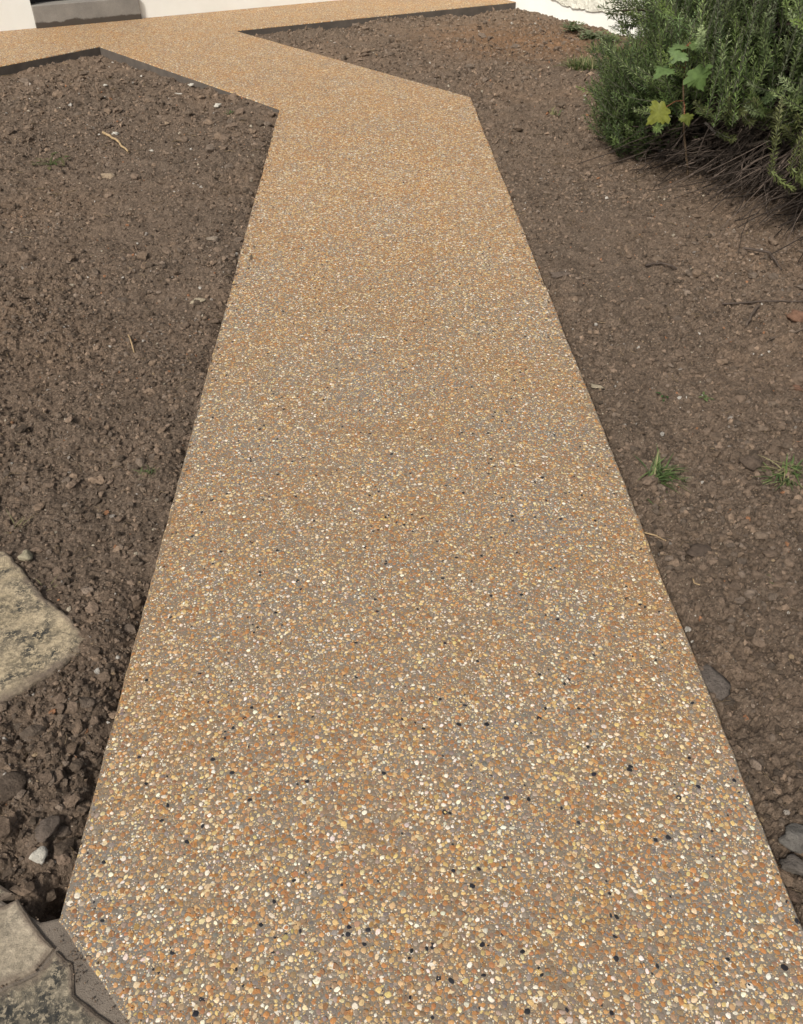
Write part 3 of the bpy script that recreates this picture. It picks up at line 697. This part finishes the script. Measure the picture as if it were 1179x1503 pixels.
for (px, py, w, h, c, lab) in [
    (1046, 1001, 40, 46, GRY, 'largest grey brown stone wedged against the right edge of the path'),
    (1168, 1226, 44, 36, (0.17, 0.155, 0.135), 'pale grey stone at the right border near the bottom corner'),
    (1166, 1268, 38, 30, (0.15, 0.13, 0.11), 'grey stone just below the pale grey stone at the right border'),
    (1150, 1305, 30, 22, (0.15, 0.105, 0.075), 'reddish brown flat stone beside the path, lowest of the right bed'),
    (1026, 815, 34, 26, (0.115, 0.085, 0.064), 'round brown clod alone on the smooth soil below the grass tufts'),
    (1100, 690, 30, 26, (0.125, 0.092, 0.068), 'lumpy brown clod just left of the bright green weed'),
    (822, 402, 30, 12, (0.15, 0.115, 0.09), 'flat grey brown stone lying against the upper right path edge'),
    (876, 567, 20, 9, BUF, 'pale buff sliver of stone at the right path edge'),
    (1168, 476, 26, 24, ORG, 'orange piece of brick at the right border below the bush'),
    (1165, 580, 18, 14, ORG, 'small orange brick chip at the right border above the bright weed'),
    (965, 385, 16, 14, (0.19, 0.14, 0.10), 'tan stone among twigs in front of the bush'),
    (78, 1224, 30, 34, (0.155, 0.122, 0.097), 'rounded grey brown clod left of the path near the hole'),
    (106, 1232, 11, 18, (0.34, 0.26, 0.17), 'slim tan stone touching the left path edge above the hole'),
    (61, 1264, 22, 22, WHT, 'white flint stone at the rim of the dark hole'),
    (34, 1130, 26, 12, (0.22, 0.16, 0.11), 'flat reddish tan stone in the left bed below the pointed slab'),
    (20, 1168, 40, 34, (0.12, 0.09, 0.067), 'biggest brown clod at the left border above the old paving'),
    (40, 822, 19, 24, (0.40, 0.35, 0.24), 'pale mottled stone beside the pointed buff slab'),
    (290, 437, 19, 12, BUF, 'pale buff squarish stone on the left bed beside the path'),
    (310, 356, 20, 8, (0.26, 0.21, 0.16), 'flat buff stone above the squarish stone on the left bed'),
    (160, 264, 19, 13, (0.33, 0.25, 0.17), 'tan stone below the dry bamboo splint'),
    (262, 133, 14, 9, WHT, 'white stone on the left bed near the far path edge'),
    (321, 160, 10, 9, WHT, 'white stone beside the tiny green weed of the left bed'),
    (170, 198, 9, 10, WHT, 'white stone touching the dry bamboo splint'),
    (222, 225, 7, 6, WHT, 'small white stone right of the dry bamboo splint'),
    (245, 181, 7, 7, (0.3, 0.22, 0.15), 'small tan stone between the white stones of the left bed'),
    (156, 128, 6, 5, WHT, 'tiny white stone near the apex of the left bed'),
    (280, 124, 8, 6, WHT, 'small white stone right beside the slanting far kerb of the left bed')]:
    x, y = at(px, py, -0.02); k = mpp(px, py) * 0.62
    # stand clear of the path
    if not free(np.array([x]), np.array([y]), w * k * 0.5)[0]:
        for _ in range(40):
            x += 0.004 if x > 0 else -0.004
            if free(np.array([x]), np.array([y]), w * k * 0.6)[0]: break
    o = place_rock('stone' if 'clod' not in lab else 'soil_clod', random.choice(ROCK_ME), x, y, (w * k, h * k * 1.1, min(w, h) * k * 0.8), c, 0.35, (random.uniform(-.2, .2), random.uniform(-.2, .2), random.uniform(-.3, .3)))
    tag(o, lab, 'soil clod' if 'clod' in lab else ('brick piece' if 'brick' in lab else 'stone'))

# ------------------------------------------------------------------ tubes, blades
def tube(pts, rad, k=4):
    P = np.array(pts, float); n = len(P); rad = np.broadcast_to(np.asarray(rad, float), (n,))
    T = np.gradient(P, axis=0); T /= np.linalg.norm(T, axis=1)[:, None] + 1e-9
    ref = np.array([0.13, 0.21, 0.97]); A = np.cross(T, ref); A /= np.linalg.norm(A, axis=1)[:, None] + 1e-9; B = np.cross(T, A)
    a = np.arange(k) * 2 * math.pi / k
    V = (P[:, None] + rad[:, None, None] * (np.cos(a)[None, :, None] * A[:, None] + np.sin(a)[None, :, None] * B[:, None])).reshape(-1, 3)
    i = np.arange(n - 1)[:, None] * k; j = np.arange(k)[None]; j2 = (j + 1) % k
    F = np.stack([i + j, i + j2, i + k + j2, i + k + j], -1).reshape(-1, 4)
    return V, F
class Acc:
    def __init__(s): s.V = []; s.F = {}; s.C = []; s.n = 0
    def add(s, V, F, c=None):
        V = np.asarray(V); F = np.asarray(F); s.V.append(V); s.F.setdefault(F.shape[1], []).append(F + s.n); s.n += len(V)
        s.C.append(np.broadcast_to(np.asarray(c if c is not None else (1, 1, 1), float), (len(V), 3)))
    def build(s, name, mat, parent=None, smooth=True, loc=None):
        me = mesh_np(name, np.concatenate(s.V), [np.concatenate(f) for f in s.F.values()], smooth, np.concatenate(s.C))
        return link(name, me, mat, parent, loc)
def blade(p, d, L, w, bend, c, n=4):
    """a curved, slightly folded blade"""
    d = np.array(d, float); d /= np.linalg.norm(d); side = np.cross(d, (0, 0, 1.0)); side /= np.linalg.norm(side) + 1e-9
    V = []
    for i in range(n + 1):
        t = i / n; q = np.array(p) + d * L * t + np.array((d[0], d[1], -0.9)) * bend * t * t * L
        ww = w * (1 - t) ** 0.7 * 0.5 + 1e-4
        V += [q - side * ww, q + np.array((0, 0, -ww * .5)), q + side * ww]
    F = []
    for i in range(n):
        a = i * 3; F += [(a, a + 1, a + 4, a + 3), (a + 1, a + 2, a + 5, a + 4)]
    return np.array(V), np.array(F)
GREENS = [(0.11, 0.155, 0.05), (0.08, 0.125, 0.04), (0.14, 0.18, 0.07), (0.07, 0.105, 0.04), (0.22, 0.20, 0.10)]
def tuft(px, py, rad_px, n, Lpx, label, lean=(0, 0), cat='grass tuft', name='grass_tuft', pale=0.15, wpx=2.2, up=(0.5, 1.2)):
    x, y = at(px, py, -0.01); k = mpp(px, py); z = float(soil_z(np.array([x]), np.array([y]))[0]) - 0.004
    A = Acc()
    for _ in range(n):
        r = rad_px * k * math.sqrt(random.random()); a = random.uniform(0, 6.28)
        d = (random.gauss(lean[0], .55), random.gauss(lean[1], .55), random.uniform(*up))
        c = np.array(random.choice(GREENS[:4]) if random.random() > pale else GREENS[4]) * random.uniform(.9, 1.5)
        bx, by = x + r * math.cos(a), y + r * math.sin(a)
        if ((bx - IC[0]) * U.x + (by - IC[1]) * U.y > -0.02) and (((bx - WC[0]) * W.x + (by - WC[1]) * W.y) < 0.02): continue
        bz = float(soil_z(np.array([bx]), np.array([by]))[0]) - z - .004
        V, F = blade((bx - x, by - y, bz), d, Lpx * k * random.uniform(.5, 1.1), wpx * k * random.uniform(.7, 1.2), random.uniform(.05, .5), c)
        A.add(V, F, c)
    return tag(A.build(name, M_GRASS, None, True, (x, y, z)), label, cat)
def leaf_blade(p, d, L, w, c):
    d = np.array(d, float); d /= np.linalg.norm(d); side = np.cross(d, (0, 0, 1.0)); side /= np.linalg.norm(side) + 1e-9; up = np.cross(side, d)
    prof = [(0, .06), (.2, .7), (.45, 1), (.7, .8), (.9, .35), (1, .03)]
    V = []
    for t, s in prof:
        q = np.array(p) + d * L * t - np.array((0, 0, 1)) * L * .25 * t * t
        V += [q - side * w * s * .5 + up * w * s * .12, q, q + side * w * s * .5 + up * w * s * .12]
    F = []
    for i in range(5):
        a = i * 3; F += [(a, a + 1, a + 4, a + 3), (a + 1, a + 2, a + 5, a + 4)]
    return np.array(V), np.array(F)
def weed(px, py, n, Lpx, label, cols, spread=6, name='weed'):
    x, y = at(px, py, -0.01); k = mpp(px, py); z = float(soil_z(np.array([x]), np.array([y]))[0]) - 0.003
    root = empty(name, (x, y, z)); tag(root, label, 'weed')
    S, Lf = Acc(), Acc()
    for _ in range(n):
        a = random.uniform(0, 6.28); r = random.uniform(.2, 1) * spread * k; h = random.uniform(.15, .6) * Lpx * k
        e = (r * math.cos(a), r * math.sin(a), h)
        V, F = tube([(0, 0, 0), (e[0] * .5, e[1] * .5, h * .7), e], [.8 * k * .4, .7 * k * .4, .5 * k * .4]); S.add(V, F)
        V, F = leaf_blade(e, (math.cos(a + random.gauss(0, .7)), math.sin(a + random.gauss(0, .7)), random.uniform(-.1, .7)), Lpx * k * random.uniform(.35, .7), Lpx * k * random.uniform(.18, .32), 0)
        Lf.add(V, F, np.array(random.choice(cols)) * random.uniform(.8, 1.25))
    st = S.build('stems', M_GRASS, root); st.data.color_attributes['Col'].data.foreach_set('color', np.tile([.09, .12, .04, 1.0], len(st.data.vertices)).astype(np.float32))
    lf = Lf.build('leaves', M_LEAFV, root); tag(st, kind='stuff'); tag(lf, kind='stuff')
    return root
tuft(966, 690, 15, 95, 44, 'larger dark green grass tuft beside the right path edge', (.55, -.1), up=(.25, .8), wpx=2.8)
tuft(966, 738, 6, 14, 20, 'small pale grass sprig just below the larger grass tuft', (-.1, 0), pale=.6)
tuft(216, 694, 11, 45, 16, 'fine green grass tuft alone on the left bed beside the path', pale=.02, wpx=1.5)
tuft(22, 770, 12, 9, 34, 'dry straw coloured grass wisp at the left border above the slab', (.3, .1), pale=1.0, wpx=1.6)
tuft(68, 862, 10, 12, 24, 'dry straw wisps lying along the edge of the pointed slab', (.4, -.2), pale=1.0, wpx=1.6, up=(.1, .5))
tuft(858, 100, 24, 340, 24, 'bright green grass clump on the far soil left of the rosemary', pale=.35, wpx=2.0)
tuft(893, 76, 26, 320, 24, 'green grass clump between the house corner and the rosemary', pale=.35, wpx=2.0)
tuft(815, 168, 8, 12, 18, 'sparse dry grass sprig on the far right bed', pale=.7)
tuft(1118, 848, 8, 9, 14, 'few thin green blades on the right bed below the bright weed', pale=.3, wpx=1.3)
tuft(1150, 700, 18, 95, 36, 'sprawling bright green weed at the right border level with the grass tuft', (.1, -.2), 'weed', 'weed', .3, 3.6, (.1, .7))
weed(975, 578, 6, 14, 'tiny dark green seedling on the right bed above the grass tuft', [(0.05, 0.10, 0.03)], 7)
weed(1033, 587, 8, 15, 'tiny pale green seedling on the right bed beside crumbly clods', [(0.14, 0.18, 0.07)], 7)
weed(75, 243, 22, 18, 'low patchy weed on the far left bed', [(0.07, 0.10, 0.03), (0.12, 0.11, 0.05)], 26)
weed(334, 166, 9, 10, 'tiny green weed of the left bed near the far path corner', [(0.05, 0.09, 0.025)], 7)
for i, (px, py, n) in enumerate([(842, 42, 90), (868, 49, 100), (894, 56, 100)]):
    weed(px, py, n, 15, ['low grey green ground weed along the plinth, nearest the inner corner', 'low grey green ground weed along the plinth, the middle one of three', 'low grey green ground weed along the plinth, nearest the rosemary'][i], [(0.16, 0.19, 0.10), (0.20, 0.22, 0.13), (0.12, 0.15, 0.07)], 17, 'ground_weed')

def stick(name, pts, r, mat, label, cat):
    P = []
    for i, (px, py, dz) in enumerate(pts):
        x, y = at(px, py, 0.0); P.append((x, y, float(soil_z(np.array([x]), np.array([y]))[0]) + r + dz))
    Q = []
    for i in range(len(P) - 1):
        for t in np.linspace(0, 1, 5)[:-1]: Q.append(np.array(P[i]) * (1 - t) + np.array(P[i + 1]) * t + np.array([random.gauss(0, r * .25) for _ in range(3)]))
    Q.append(np.array(P[-1])); o = np.array(Q[0]); A = Acc(); V, F = tube(np.array(Q) - o, np.linspace(r, r * .7, len(Q)), 6); A.add(V, F)
    return tag(A.build(name, mat, None, True, tuple(o)), label, cat)
stick('bamboo_splint', [(152, 196, .005), (172, 212, .012), (190, 229, .004)], .008, M_STRAW, 'dry tan bamboo splint lying on the far left bed', 'stick')
stick('twig', [(1114, 446, .006), (1104, 462, .012), (1096, 478, .004)], .006, M_TWIG, 'short brown twig pointing down on the right bed below the bush', 'twig')
stick('twig', [(1090, 368, .006), (1128, 377, .014), (1148, 394, .004)], .006, M_BARK, 'dark bent twig just in front of the bush at the right', 'twig')
stick('twig', [(946, 391, .004), (970, 389, .012), (994, 394, .004)], .005, M_BARK, 'dark twig lying beside the tan stone in front of the bush', 'twig')
stick('twig', [(1062, 438, .004), (1120, 441, .01), (1179, 446, .004)], .004, M_BARK, 'long thin dark twig lying level at the right border', 'twig')
stick('twig', [(1130, 500, .004), (1160, 492, .01), (1185, 486, .004)], .005, M_TWIG, 'brown twig at the right border beside the orange brick', 'twig')
stick('root', [(948, 774, .002), (966, 777, .006), (982, 778, .002)], .0022, M_STRAW, 'pale thin root lying on the right bed below the grass tuft', 'root')
stick('root', [(1014, 838, .002), (1022, 848, .005), (1030, 850, .002)], .002, M_STRAW, 'short pale root on the right bed beside the round clod', 'root')
stick('straw', [(188, 486, .002), (192, 500, .01), (196, 512, .002)], .003, M_STRAW, 'short pale straw on the middle of the left bed', 'straw')
def fibres():
    A = Acc()
    for _ in range(750):
        y = 0.5 * (8.0 / .5) ** random.random(); x = random.uniform(-1, 1) * vis_x(y)
        if not free(np.array([x]), np.array([y]), .01)[0]: continue
        rng = math.sqrt(x * x + y * y + 2.1); L = random.uniform(.012, .04) * (0.5 + rng * .25); a = random.uniform(0, 6.28); z = float(soil_z(np.array([x]), np.array([y]))[0])
        d = np.array((math.cos(a), math.sin(a), 0)); s = np.array((-d[1], d[0], 0)) * random.gauss(0, .25) * L
        r = rng * .00035
        V, F = tube([np.array((x, y, z + .003)) - d * L / 2, np.array((x, y, z + .008)) + s, np.array((x, y, z + .004)) + d * L / 2], r, 3)
        A.add(V, F, np.array((.30, .22, .13)) * random.uniform(.35, 1.2))
    tag(A.build('root_fibres', M_CRUMB), 'thin straw bits and root fibres scattered over the soil', kind='stuff')
fibres()

# ------------------------------------------------------------------ rosemary bush
BC = np.array((2.75, 5.35)); GROUND_B = 0.0
bush = empty('rosemary_bush', (BC[0], BC[1], 0.0))
tag(bush, 'big dark green rosemary bush with bare tangled twigs under it', 'shrub')
bush_off = np.array((BC[0], BC[1], 0))
rb = random.Random(5)
def shoot(Acc_, p, d, L, c, tipc, nl=0.032, nw=0.0058, step=0.0066):
    d = np.array(d, float); d /= np.linalg.norm(d)
    n = int(L / step); V = []; F = []; C = []
    ts = np.linspace(0, 1, n)
    curve = np.array((rb.gauss(0, .10), rb.gauss(0, .10), 0.22))
    P = p + d * L * ts[:, None] + curve * L * (ts ** 2)[:, None]
    T = d + 2 * curve * ts[:, None]; T /= np.linalg.norm(T, axis=1)[:, None]
    A = np.cross(T, (0.2, 0.1, 0.97)); A /= np.linalg.norm(A, axis=1)[:, None] + 1e-9; B = np.cross(T, A)
    for q in range(2):
        ph = np.arange(n) * 2.4 + q * math.pi + RSB.uniform(-.5, .5, n)
        out = A * np.cos(ph)[:, None] + B * np.sin(ph)[:, None]
        nd = out * RSB.uniform(.65, 1.0, (n, 1)) + T * RSB.uniform(.35, 0.95, (n, 1)); nd /= np.linalg.norm(nd, axis=1)[:, None]
        ln = nl * RSB.uniform(.7, 1.2, n) * np.clip((1.04 - ts) * 5, .25, 1)
        sd = np.cross(nd, T); sd /= np.linalg.norm(sd, axis=1)[:, None] + 1e-9
        wv = nw * .5
        v = np.stack([P, P + nd * ln[:, None] * .5 + sd * wv, P + nd * ln[:, None], P + nd * ln[:, None] * .5 - sd * wv], 1)
        V.append(v.reshape(-1, 3)); b = np.arange(n)[:, None] * 4 + q * n * 4
        F.append(b + np.array([0, 1, 2, 3]))
        cc = np.array(c)[None] * (1 - ts[:, None] ** 2) + np.array(tipc)[None] * ts[:, None] ** 2
        C.append(np.repeat(cc * RSB.uniform(.75, 1.25, (n, 1)), 4, 0))
    return V, F, C, P
RSB = np.random.RandomState(3)
def build_bush():
    FV, F4, F3, FC = [], [], [], []; off = 0
    ST = Acc()
    def add(p, d, L, c, tipc, **k):
        nonlocal off
        V, F, C, P = shoot({}, np.array(p, float), d, L, c, tipc, **k)
        for f in F:
            F4.append(f + off)
        for v in V: FV.append(v)
        FC.extend(C); off += sum(len(v) for v in V)
        idx = np.linspace(0, len(P) - 1, 5).astype(int); v, f = tube(P[idx], np.linspace(.0028, .0014, 5), 3); ST.add(v, f, np.array((.13, .13, .09)))
    DK = [(0.098, 0.146, 0.044), (0.122, 0.172, 0.054), (0.158, 0.206, 0.072), (0.105, 0.152, 0.062)]
    TIP = [(0.27, 0.34, 0.13), (0.33, 0.39, 0.20), (0.22, 0.30, 0.08)]
    def surf(th, ph, r):
        """point of the crown: low, broad, lumpy mound"""
        rx, ry, rz = 1.68, 1.72, 1.12
        l = 1 + 0.13 * math.sin(3.1 * th + 1.0) * math.cos(2 * ph) + 0.07 * math.sin(7 * th + 5 * ph)
        return np.array((BC[0] + rx * r * l * math.cos(th) * math.cos(ph), BC[1] + ry * r * l * math.sin(th) * math.cos(ph), 0.14 + rz * r * l * math.sin(ph)))
    n = 0
    while n < 2600:
        th = rb.uniform(0, 6.283); 
        if rb.random() < .62: th = rb.uniform(R(155), R(300))
        ph = math.asin(rb.uniform(0.0, 0.97) ** 1.25); r = rb.uniform(.62, .97) if rb.random() < .8 else rb.uniform(.35, .65)
        p = surf(th, ph, r)
        front = math.cos(th - R(235)) > 0.1
        if p[2] < (0.26 + .05 * math.sin(5 * th)) and th < R(330) and th > R(203): continue     # bare underside in front
        dz_ = CAM_H - p[2] - .25; dep = p[1] * math.cos(PITCH) + dz_ * math.sin(PITCH)
        if (p[0] - .05) / dep * FPX + 589.5 < 936 and p[2] > .12: continue     # the wall's corner stays clear of the crown
        out = np.array((math.cos(th), math.sin(th), 0)) * rb.uniform(.05, .6) + np.array((rb.gauss(0, .16), rb.gauss(0, .16), rb.uniform(.7, 1.1)))
        if rb.random() < .45: out = np.array((math.cos(th) * rb.uniform(.3, 1) + rb.gauss(0, .35), math.sin(th) * rb.uniform(.3, 1) + rb.gauss(0, .35), rb.uniform(-.1, .5)))
        k = rb.random()
        c = np.array(rb.choice(DK)) * rb.uniform(.8, 1.25)
        t = np.array(rb.choice(TIP)) * rb.uniform(.7, 1.15) if k < .6 else c * 1.5
        cl = .55 + 1.0 * float(vnoise(np.array([p[0] * 3.5 + p[2] * 2]), np.array([p[1] * 3.5 - p[2] * 3]), 7)[0]); add(p, out, rb.uniform(.18, .42), c * cl, t * cl); n += 1
    # long pale upright shoots standing out of the mound
    for _ in range(300):
        th = rb.uniform(R(170), R(290)); p = surf(th, math.asin(rb.uniform(.25, .95)), rb.uniform(.85, 1.0))
        add(p, (rb.gauss(0, .12) + .06, rb.gauss(0, .1), 1), rb.uniform(.30, .58), (0.15, 0.185, 0.10), (0.30, 0.34, 0.22), nl=.024, step=.008)
    # clump hanging down to the soil at the left of the bush
    lx, ly = at(914, 226)
    for _ in range(420):
        p = (lx + .10 + max(-.14, rb.gauss(0, .12)), ly + max(-.12, rb.gauss(.15, .22)), rb.uniform(.0, .36)); th = rb.uniform(R(140), R(280))
        add(p, (math.cos(th) * .5, math.sin(th) * .6, rb.uniform(.1, 1.0)), rb.uniform(.12, .24), np.array(rb.choice(DK)) * .6, np.array(rb.choice(DK)) * 1.0)
    # tall fine growth behind, in front of the house corner
    for _ in range(480):
        px = rb.uniform(935, 1020); py = rb.uniform(85, 165) + (960 - px) * .25; x, y = at(px, py)
        add((x + .1, y + .1, rb.uniform(.0, .32)), (rb.gauss(.05, .16), rb.gauss(0, .16), 1), rb.uniform(.22, .42), np.array(rb.choice(DK)) * 1.1, rb.choice(TIP), nl=.022)
    # shoots curling up from below at the right, yellowish green
    for px, py in ((1150, 232), (1179, 228), (1192, 235)):
        x, y = at(px, py + 30, 0.24)
        add((x - .07, y - .02, .28), (.28, 0, -.28), .15, (.15, .18, .06), (.20, .22, .08), nl=.032, nw=.007, step=.004)
        add((x - .06, y, .25), (-.10, 0, 1), .26, (.17, .19, .07), (.30, .31, .15), nl=.03, nw=.007, step=.004)
    for _ in range(26):
        px = rb.uniform(1010, 1120); x, y = at(px, 300, 0.0); y += .35 + (px - 1010) * -.003; x += .12
        add((x, y, rb.uniform(.25, .36)), (rb.gauss(0, .5), -.5, rb.uniform(-.2, .5)), rb.uniform(.1, .2), (.07, .085, .03), (.13, .14, .05))
    # branch that leans out past the house corner
    def ray(px, py, Y):
        cx = (px - 589.5) / FPX; cy = -(py - 751.5) / FPX
        d = np.array((cx, math.cos(PITCH) + cy * math.sin(PITCH), -math.sin(PITCH) + cy * math.cos(PITCH))); q = d * (Y / d[1]); return np.array((q[0], q[1], q[2] + CAM_H))
    bx, by, bz = ray(1010, 40, 5.6); tipx = ray(905, 18, 5.3)
    br = [np.array((bx, by, bz)) * (1 - t) + np.array(tipx) * t + np.array((0, 0, .04 * math.sin(3 * t))) for t in np.linspace(0, 1, 7)]
    v, f = tube(br, np.linspace(.008, .004, 7), 4); ST.add(v, f, (.1, .08, .06))
    for t in np.linspace(.1, 1, 70):
        p = np.array((bx, by, bz)) * (1 - t) + np.array(tipx) * t
        p = p + np.array((rb.gauss(0, .03), rb.gauss(0, .03), rb.gauss(.02, .05)))
        add(p, (rb.gauss(-.5, .5), rb.gauss(0, .5), rb.gauss(.1, .5)), rb.uniform(.06, .13), np.array(rb.choice(DK)) * .8, (.09, .12, .05))
    V = np.concatenate(FV) - bush_off; C = np.concatenate(FC)
    me = mesh_np('foliage', V, [np.concatenate(F4)], True, C)
    tag(link('foliage', me, M_NEEDLE, bush), kind='stuff'); print('FOLIAGE', len(me.polygons))
    ST.V = [v - bush_off for v in ST.V]
    tag(ST.build('shoot_stems', M_CRUMB, bush), kind='stuff')
    # filler twiglets crowding the inside, near-black colour stands in for shade
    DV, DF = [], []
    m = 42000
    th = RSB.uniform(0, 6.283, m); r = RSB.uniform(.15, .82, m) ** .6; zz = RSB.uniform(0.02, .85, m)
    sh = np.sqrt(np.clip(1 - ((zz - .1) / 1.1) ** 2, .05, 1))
    shr = np.where(zz < .28, 1.18, 1.0)  # low ones spread wider, so the painted shade reaches the front
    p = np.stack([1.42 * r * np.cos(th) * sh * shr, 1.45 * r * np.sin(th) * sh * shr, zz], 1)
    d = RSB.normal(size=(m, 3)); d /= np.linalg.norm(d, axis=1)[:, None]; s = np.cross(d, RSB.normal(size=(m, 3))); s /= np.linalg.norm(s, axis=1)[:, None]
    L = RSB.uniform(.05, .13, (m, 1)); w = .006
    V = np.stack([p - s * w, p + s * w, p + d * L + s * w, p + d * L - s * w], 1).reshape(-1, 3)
    tag(link('shade_twiglets', mesh_np('shade_twiglets', V, [np.arange(m * 4).reshape(m, 4)], False), M_SHADE_TWIG, bush), kind='stuff')
    # woody stems
    TW = Acc()
    for i in range(9):
        a = rb.uniform(0, 6.28); e = (.75 * math.cos(a), .75 * math.sin(a), .55)
        v, f = tube([(.12 * math.cos(a), .12 * math.sin(a), -.06), (e[0] * .3, e[1] * .3, .14), (e[0] * .65, e[1] * .65, .32), e], [.03, .025, .018, .010], 7)
        o = Acc(); o.add(v, f); o.build('woody_stem', M_BARK, bush)
    # bare twigs arching out over the soil in front
    for i in range(820):
        # foot line along the front of the bush
        t = rb.uniform(.16, 1.25); fx = 1.12 + (1.84 - 1.12) * t; fy = 4.98 + (3.44 - 4.98) * t
        inn = np.array((.75, .62, 0)); depth = rb.uniform(.05, .75)
        base = np.array((fx, fy, 0)) + inn * (depth + .32)
        tip = np.array((fx, fy, 0)) + inn * rb.uniform(-.09, .28) + np.array((rb.gauss(0, .14), rb.gauss(0, .14), rb.uniform(-.02, .20)))
        base[2] = rb.uniform(.05, .38); mid = (base + tip) / 2 + np.array((rb.gauss(0, .12), rb.gauss(0, .12), rb.uniform(-.10, .16)))
        if rb.random() < .35: mid[2] -= .08
        pts = []
        for u in np.linspace(0, 1, 8):
            q = base * (1 - u) ** 2 + 2 * mid * u * (1 - u) + tip * u * u; q[2] = max(q[2], .012); pts.append(q - bush_off)
        rr = rb.choice([.0022, .0028, .0036, .005]); v, f = tube(pts, np.linspace(rr, rr * .5, 8), 4)
        TW.add(v, f, np.array((.115, .088, .07)) * (rb.uniform(.25, .75) if rb.random() < .82 else rb.uniform(.9, 2.0)))  # most twigs darkened as if in the bush's shade, some lightened as highlights
    tag(TW.build('bare_twigs', M_CRUMB, bush), kind='stuff')
build_bush()

# ------------------------------------------------------------------ maple-leaved seedling in front of the bush
def seedling():
    k = mpp(1010, 250)
    gx, gy = at(1012, 262, 0.0)
    root = empty('maple_seedling', (gx, gy, 0)); tag(root, 'young maple seedling with lobed green leaves in front of the rosemary', 'seedling')
    def pt(px, py, dy=0.0):      # a point of the seedling's upright plane
        cx = (px - 589.5) / FPX; cy = -(py - 751.5) / FPX
        d = np.array((cx, math.cos(PITCH) + cy * math.sin(PITCH), -math.sin(PITCH) + cy * math.cos(PITCH)))
        t = (gy + dy) / d[1]; q = d * t; return np.array((q[0] - gx, dy, q[2] + CAM_H))
    S = Acc()
    top = pt(1010, 68)
    v, f = tube([(0, 0, -.02), pt(1004, 190), pt(1003, 120), top], [.006, .005, .004, .003], 6); S.add(v, f, (.13, .09, .055))
    S.build('stem', M_CRUMB, root)
    outl = [(0, 0), (.22, -.06), (.34, .02), (.30, .12), (.52, .16), (.62, .34), (.46, .38), (.50, .54), (.34, .52), (.28, .62), (.22, .60), (.16, .84), (.08, .86), (0, 1.02)]
    pts = outl + [(-x, y) for x, y in outl[::-1][1:-1]]
    def leaf(a, tip, w, nrm, c, lab):
        a = np.array(a); tip = np.array(tip); d = tip - a; L = np.linalg.norm(d); d /= L
        nrm = np.array(nrm, float); nrm -= d * nrm.dot(d); nrm /= np.linalg.norm(nrm); s = np.cross(d, nrm)
        V = [a + d * L * .42 + nrm * .012]
        for x, y in pts: V.append(a + d * L * y + s * w * x + nrm * (abs(x) * .10 * w + math.sin(9 * x + 7 * y) * .03 * w - y * y * .12 * L))
        n = len(pts); F = [(0, 1 + i, 1 + (i + 1) % n) for i in range(n)]
        A = Acc(); A.add(np.array(V), np.array(F), c); o = A.build('leaf', M_LEAFV, root); tag(o, lab)
    def petiole(p, q):
        A = Acc(); m = (np.array(p) + np.array(q)) / 2 + np.array((0, 0, .012)); v, f = tube([p, m, q], [.0025, .002, .002], 5); A.add(v, f, (.24, .10, .05)); A.build('petiole', M_CRUMB, root)
    fw = -.10
    for (st, a, tip, w, nr, c, lab) in [
        (pt(1004, 118), pt(1019, 101, fw * .6), pt(1034, 133, fw), .135, (0.1, -1, .45), (0.115, 0.18, 0.055), 'mid green lobed leaf seen face on'),
        (pt(1004, 148), pt(978, 157, fw), pt(949, 183, fw * 1.3), .11, (0.05, -1, .6), (0.17, 0.185, 0.03), 'yellow green lobed leaf seen face on'),
        (pt(1006, 100), pt(984, 100, fw * .5), pt(958, 113, fw), .10, (0, -.05, 1), (0.115, 0.175, 0.06), 'leaf seen edge on at the left'),
        (top, pt(1002, 76, fw * .4), pt(982, 92, fw * .8), .10, (-.5, -.7, .7), (0.135, 0.20, 0.075), 'folded pale green leaf near the top'),
        (top, pt(1008, 68, 0), pt(980, 72, -.02), .10, (0, .02, 1), (0.125, 0.18, 0.065), 'top leaf seen edge on'),
        (top, pt(1014, 64, 0), pt(1036, 74, -.03), .085, (0.2, -.5, 1), (0.11, 0.16, 0.055), 'top leaf at the right'),
        (pt(1004, 150), pt(1005, 168, fw * .6), pt(1012, 185, fw), .07, (0.2, -1, .5), (0.12, 0.14, 0.03), 'small dull yellow leaf at the bottom')]:
        petiole(st, a); leaf(a, tip, w, nr, c, lab)
seedling()

print('TRIS', sum(sum(len(p.vertices) - 2 for p in o.data.polygons) for o in {o.data.name: o for o in scn.objects if o.type == 'MESH'}.values()))
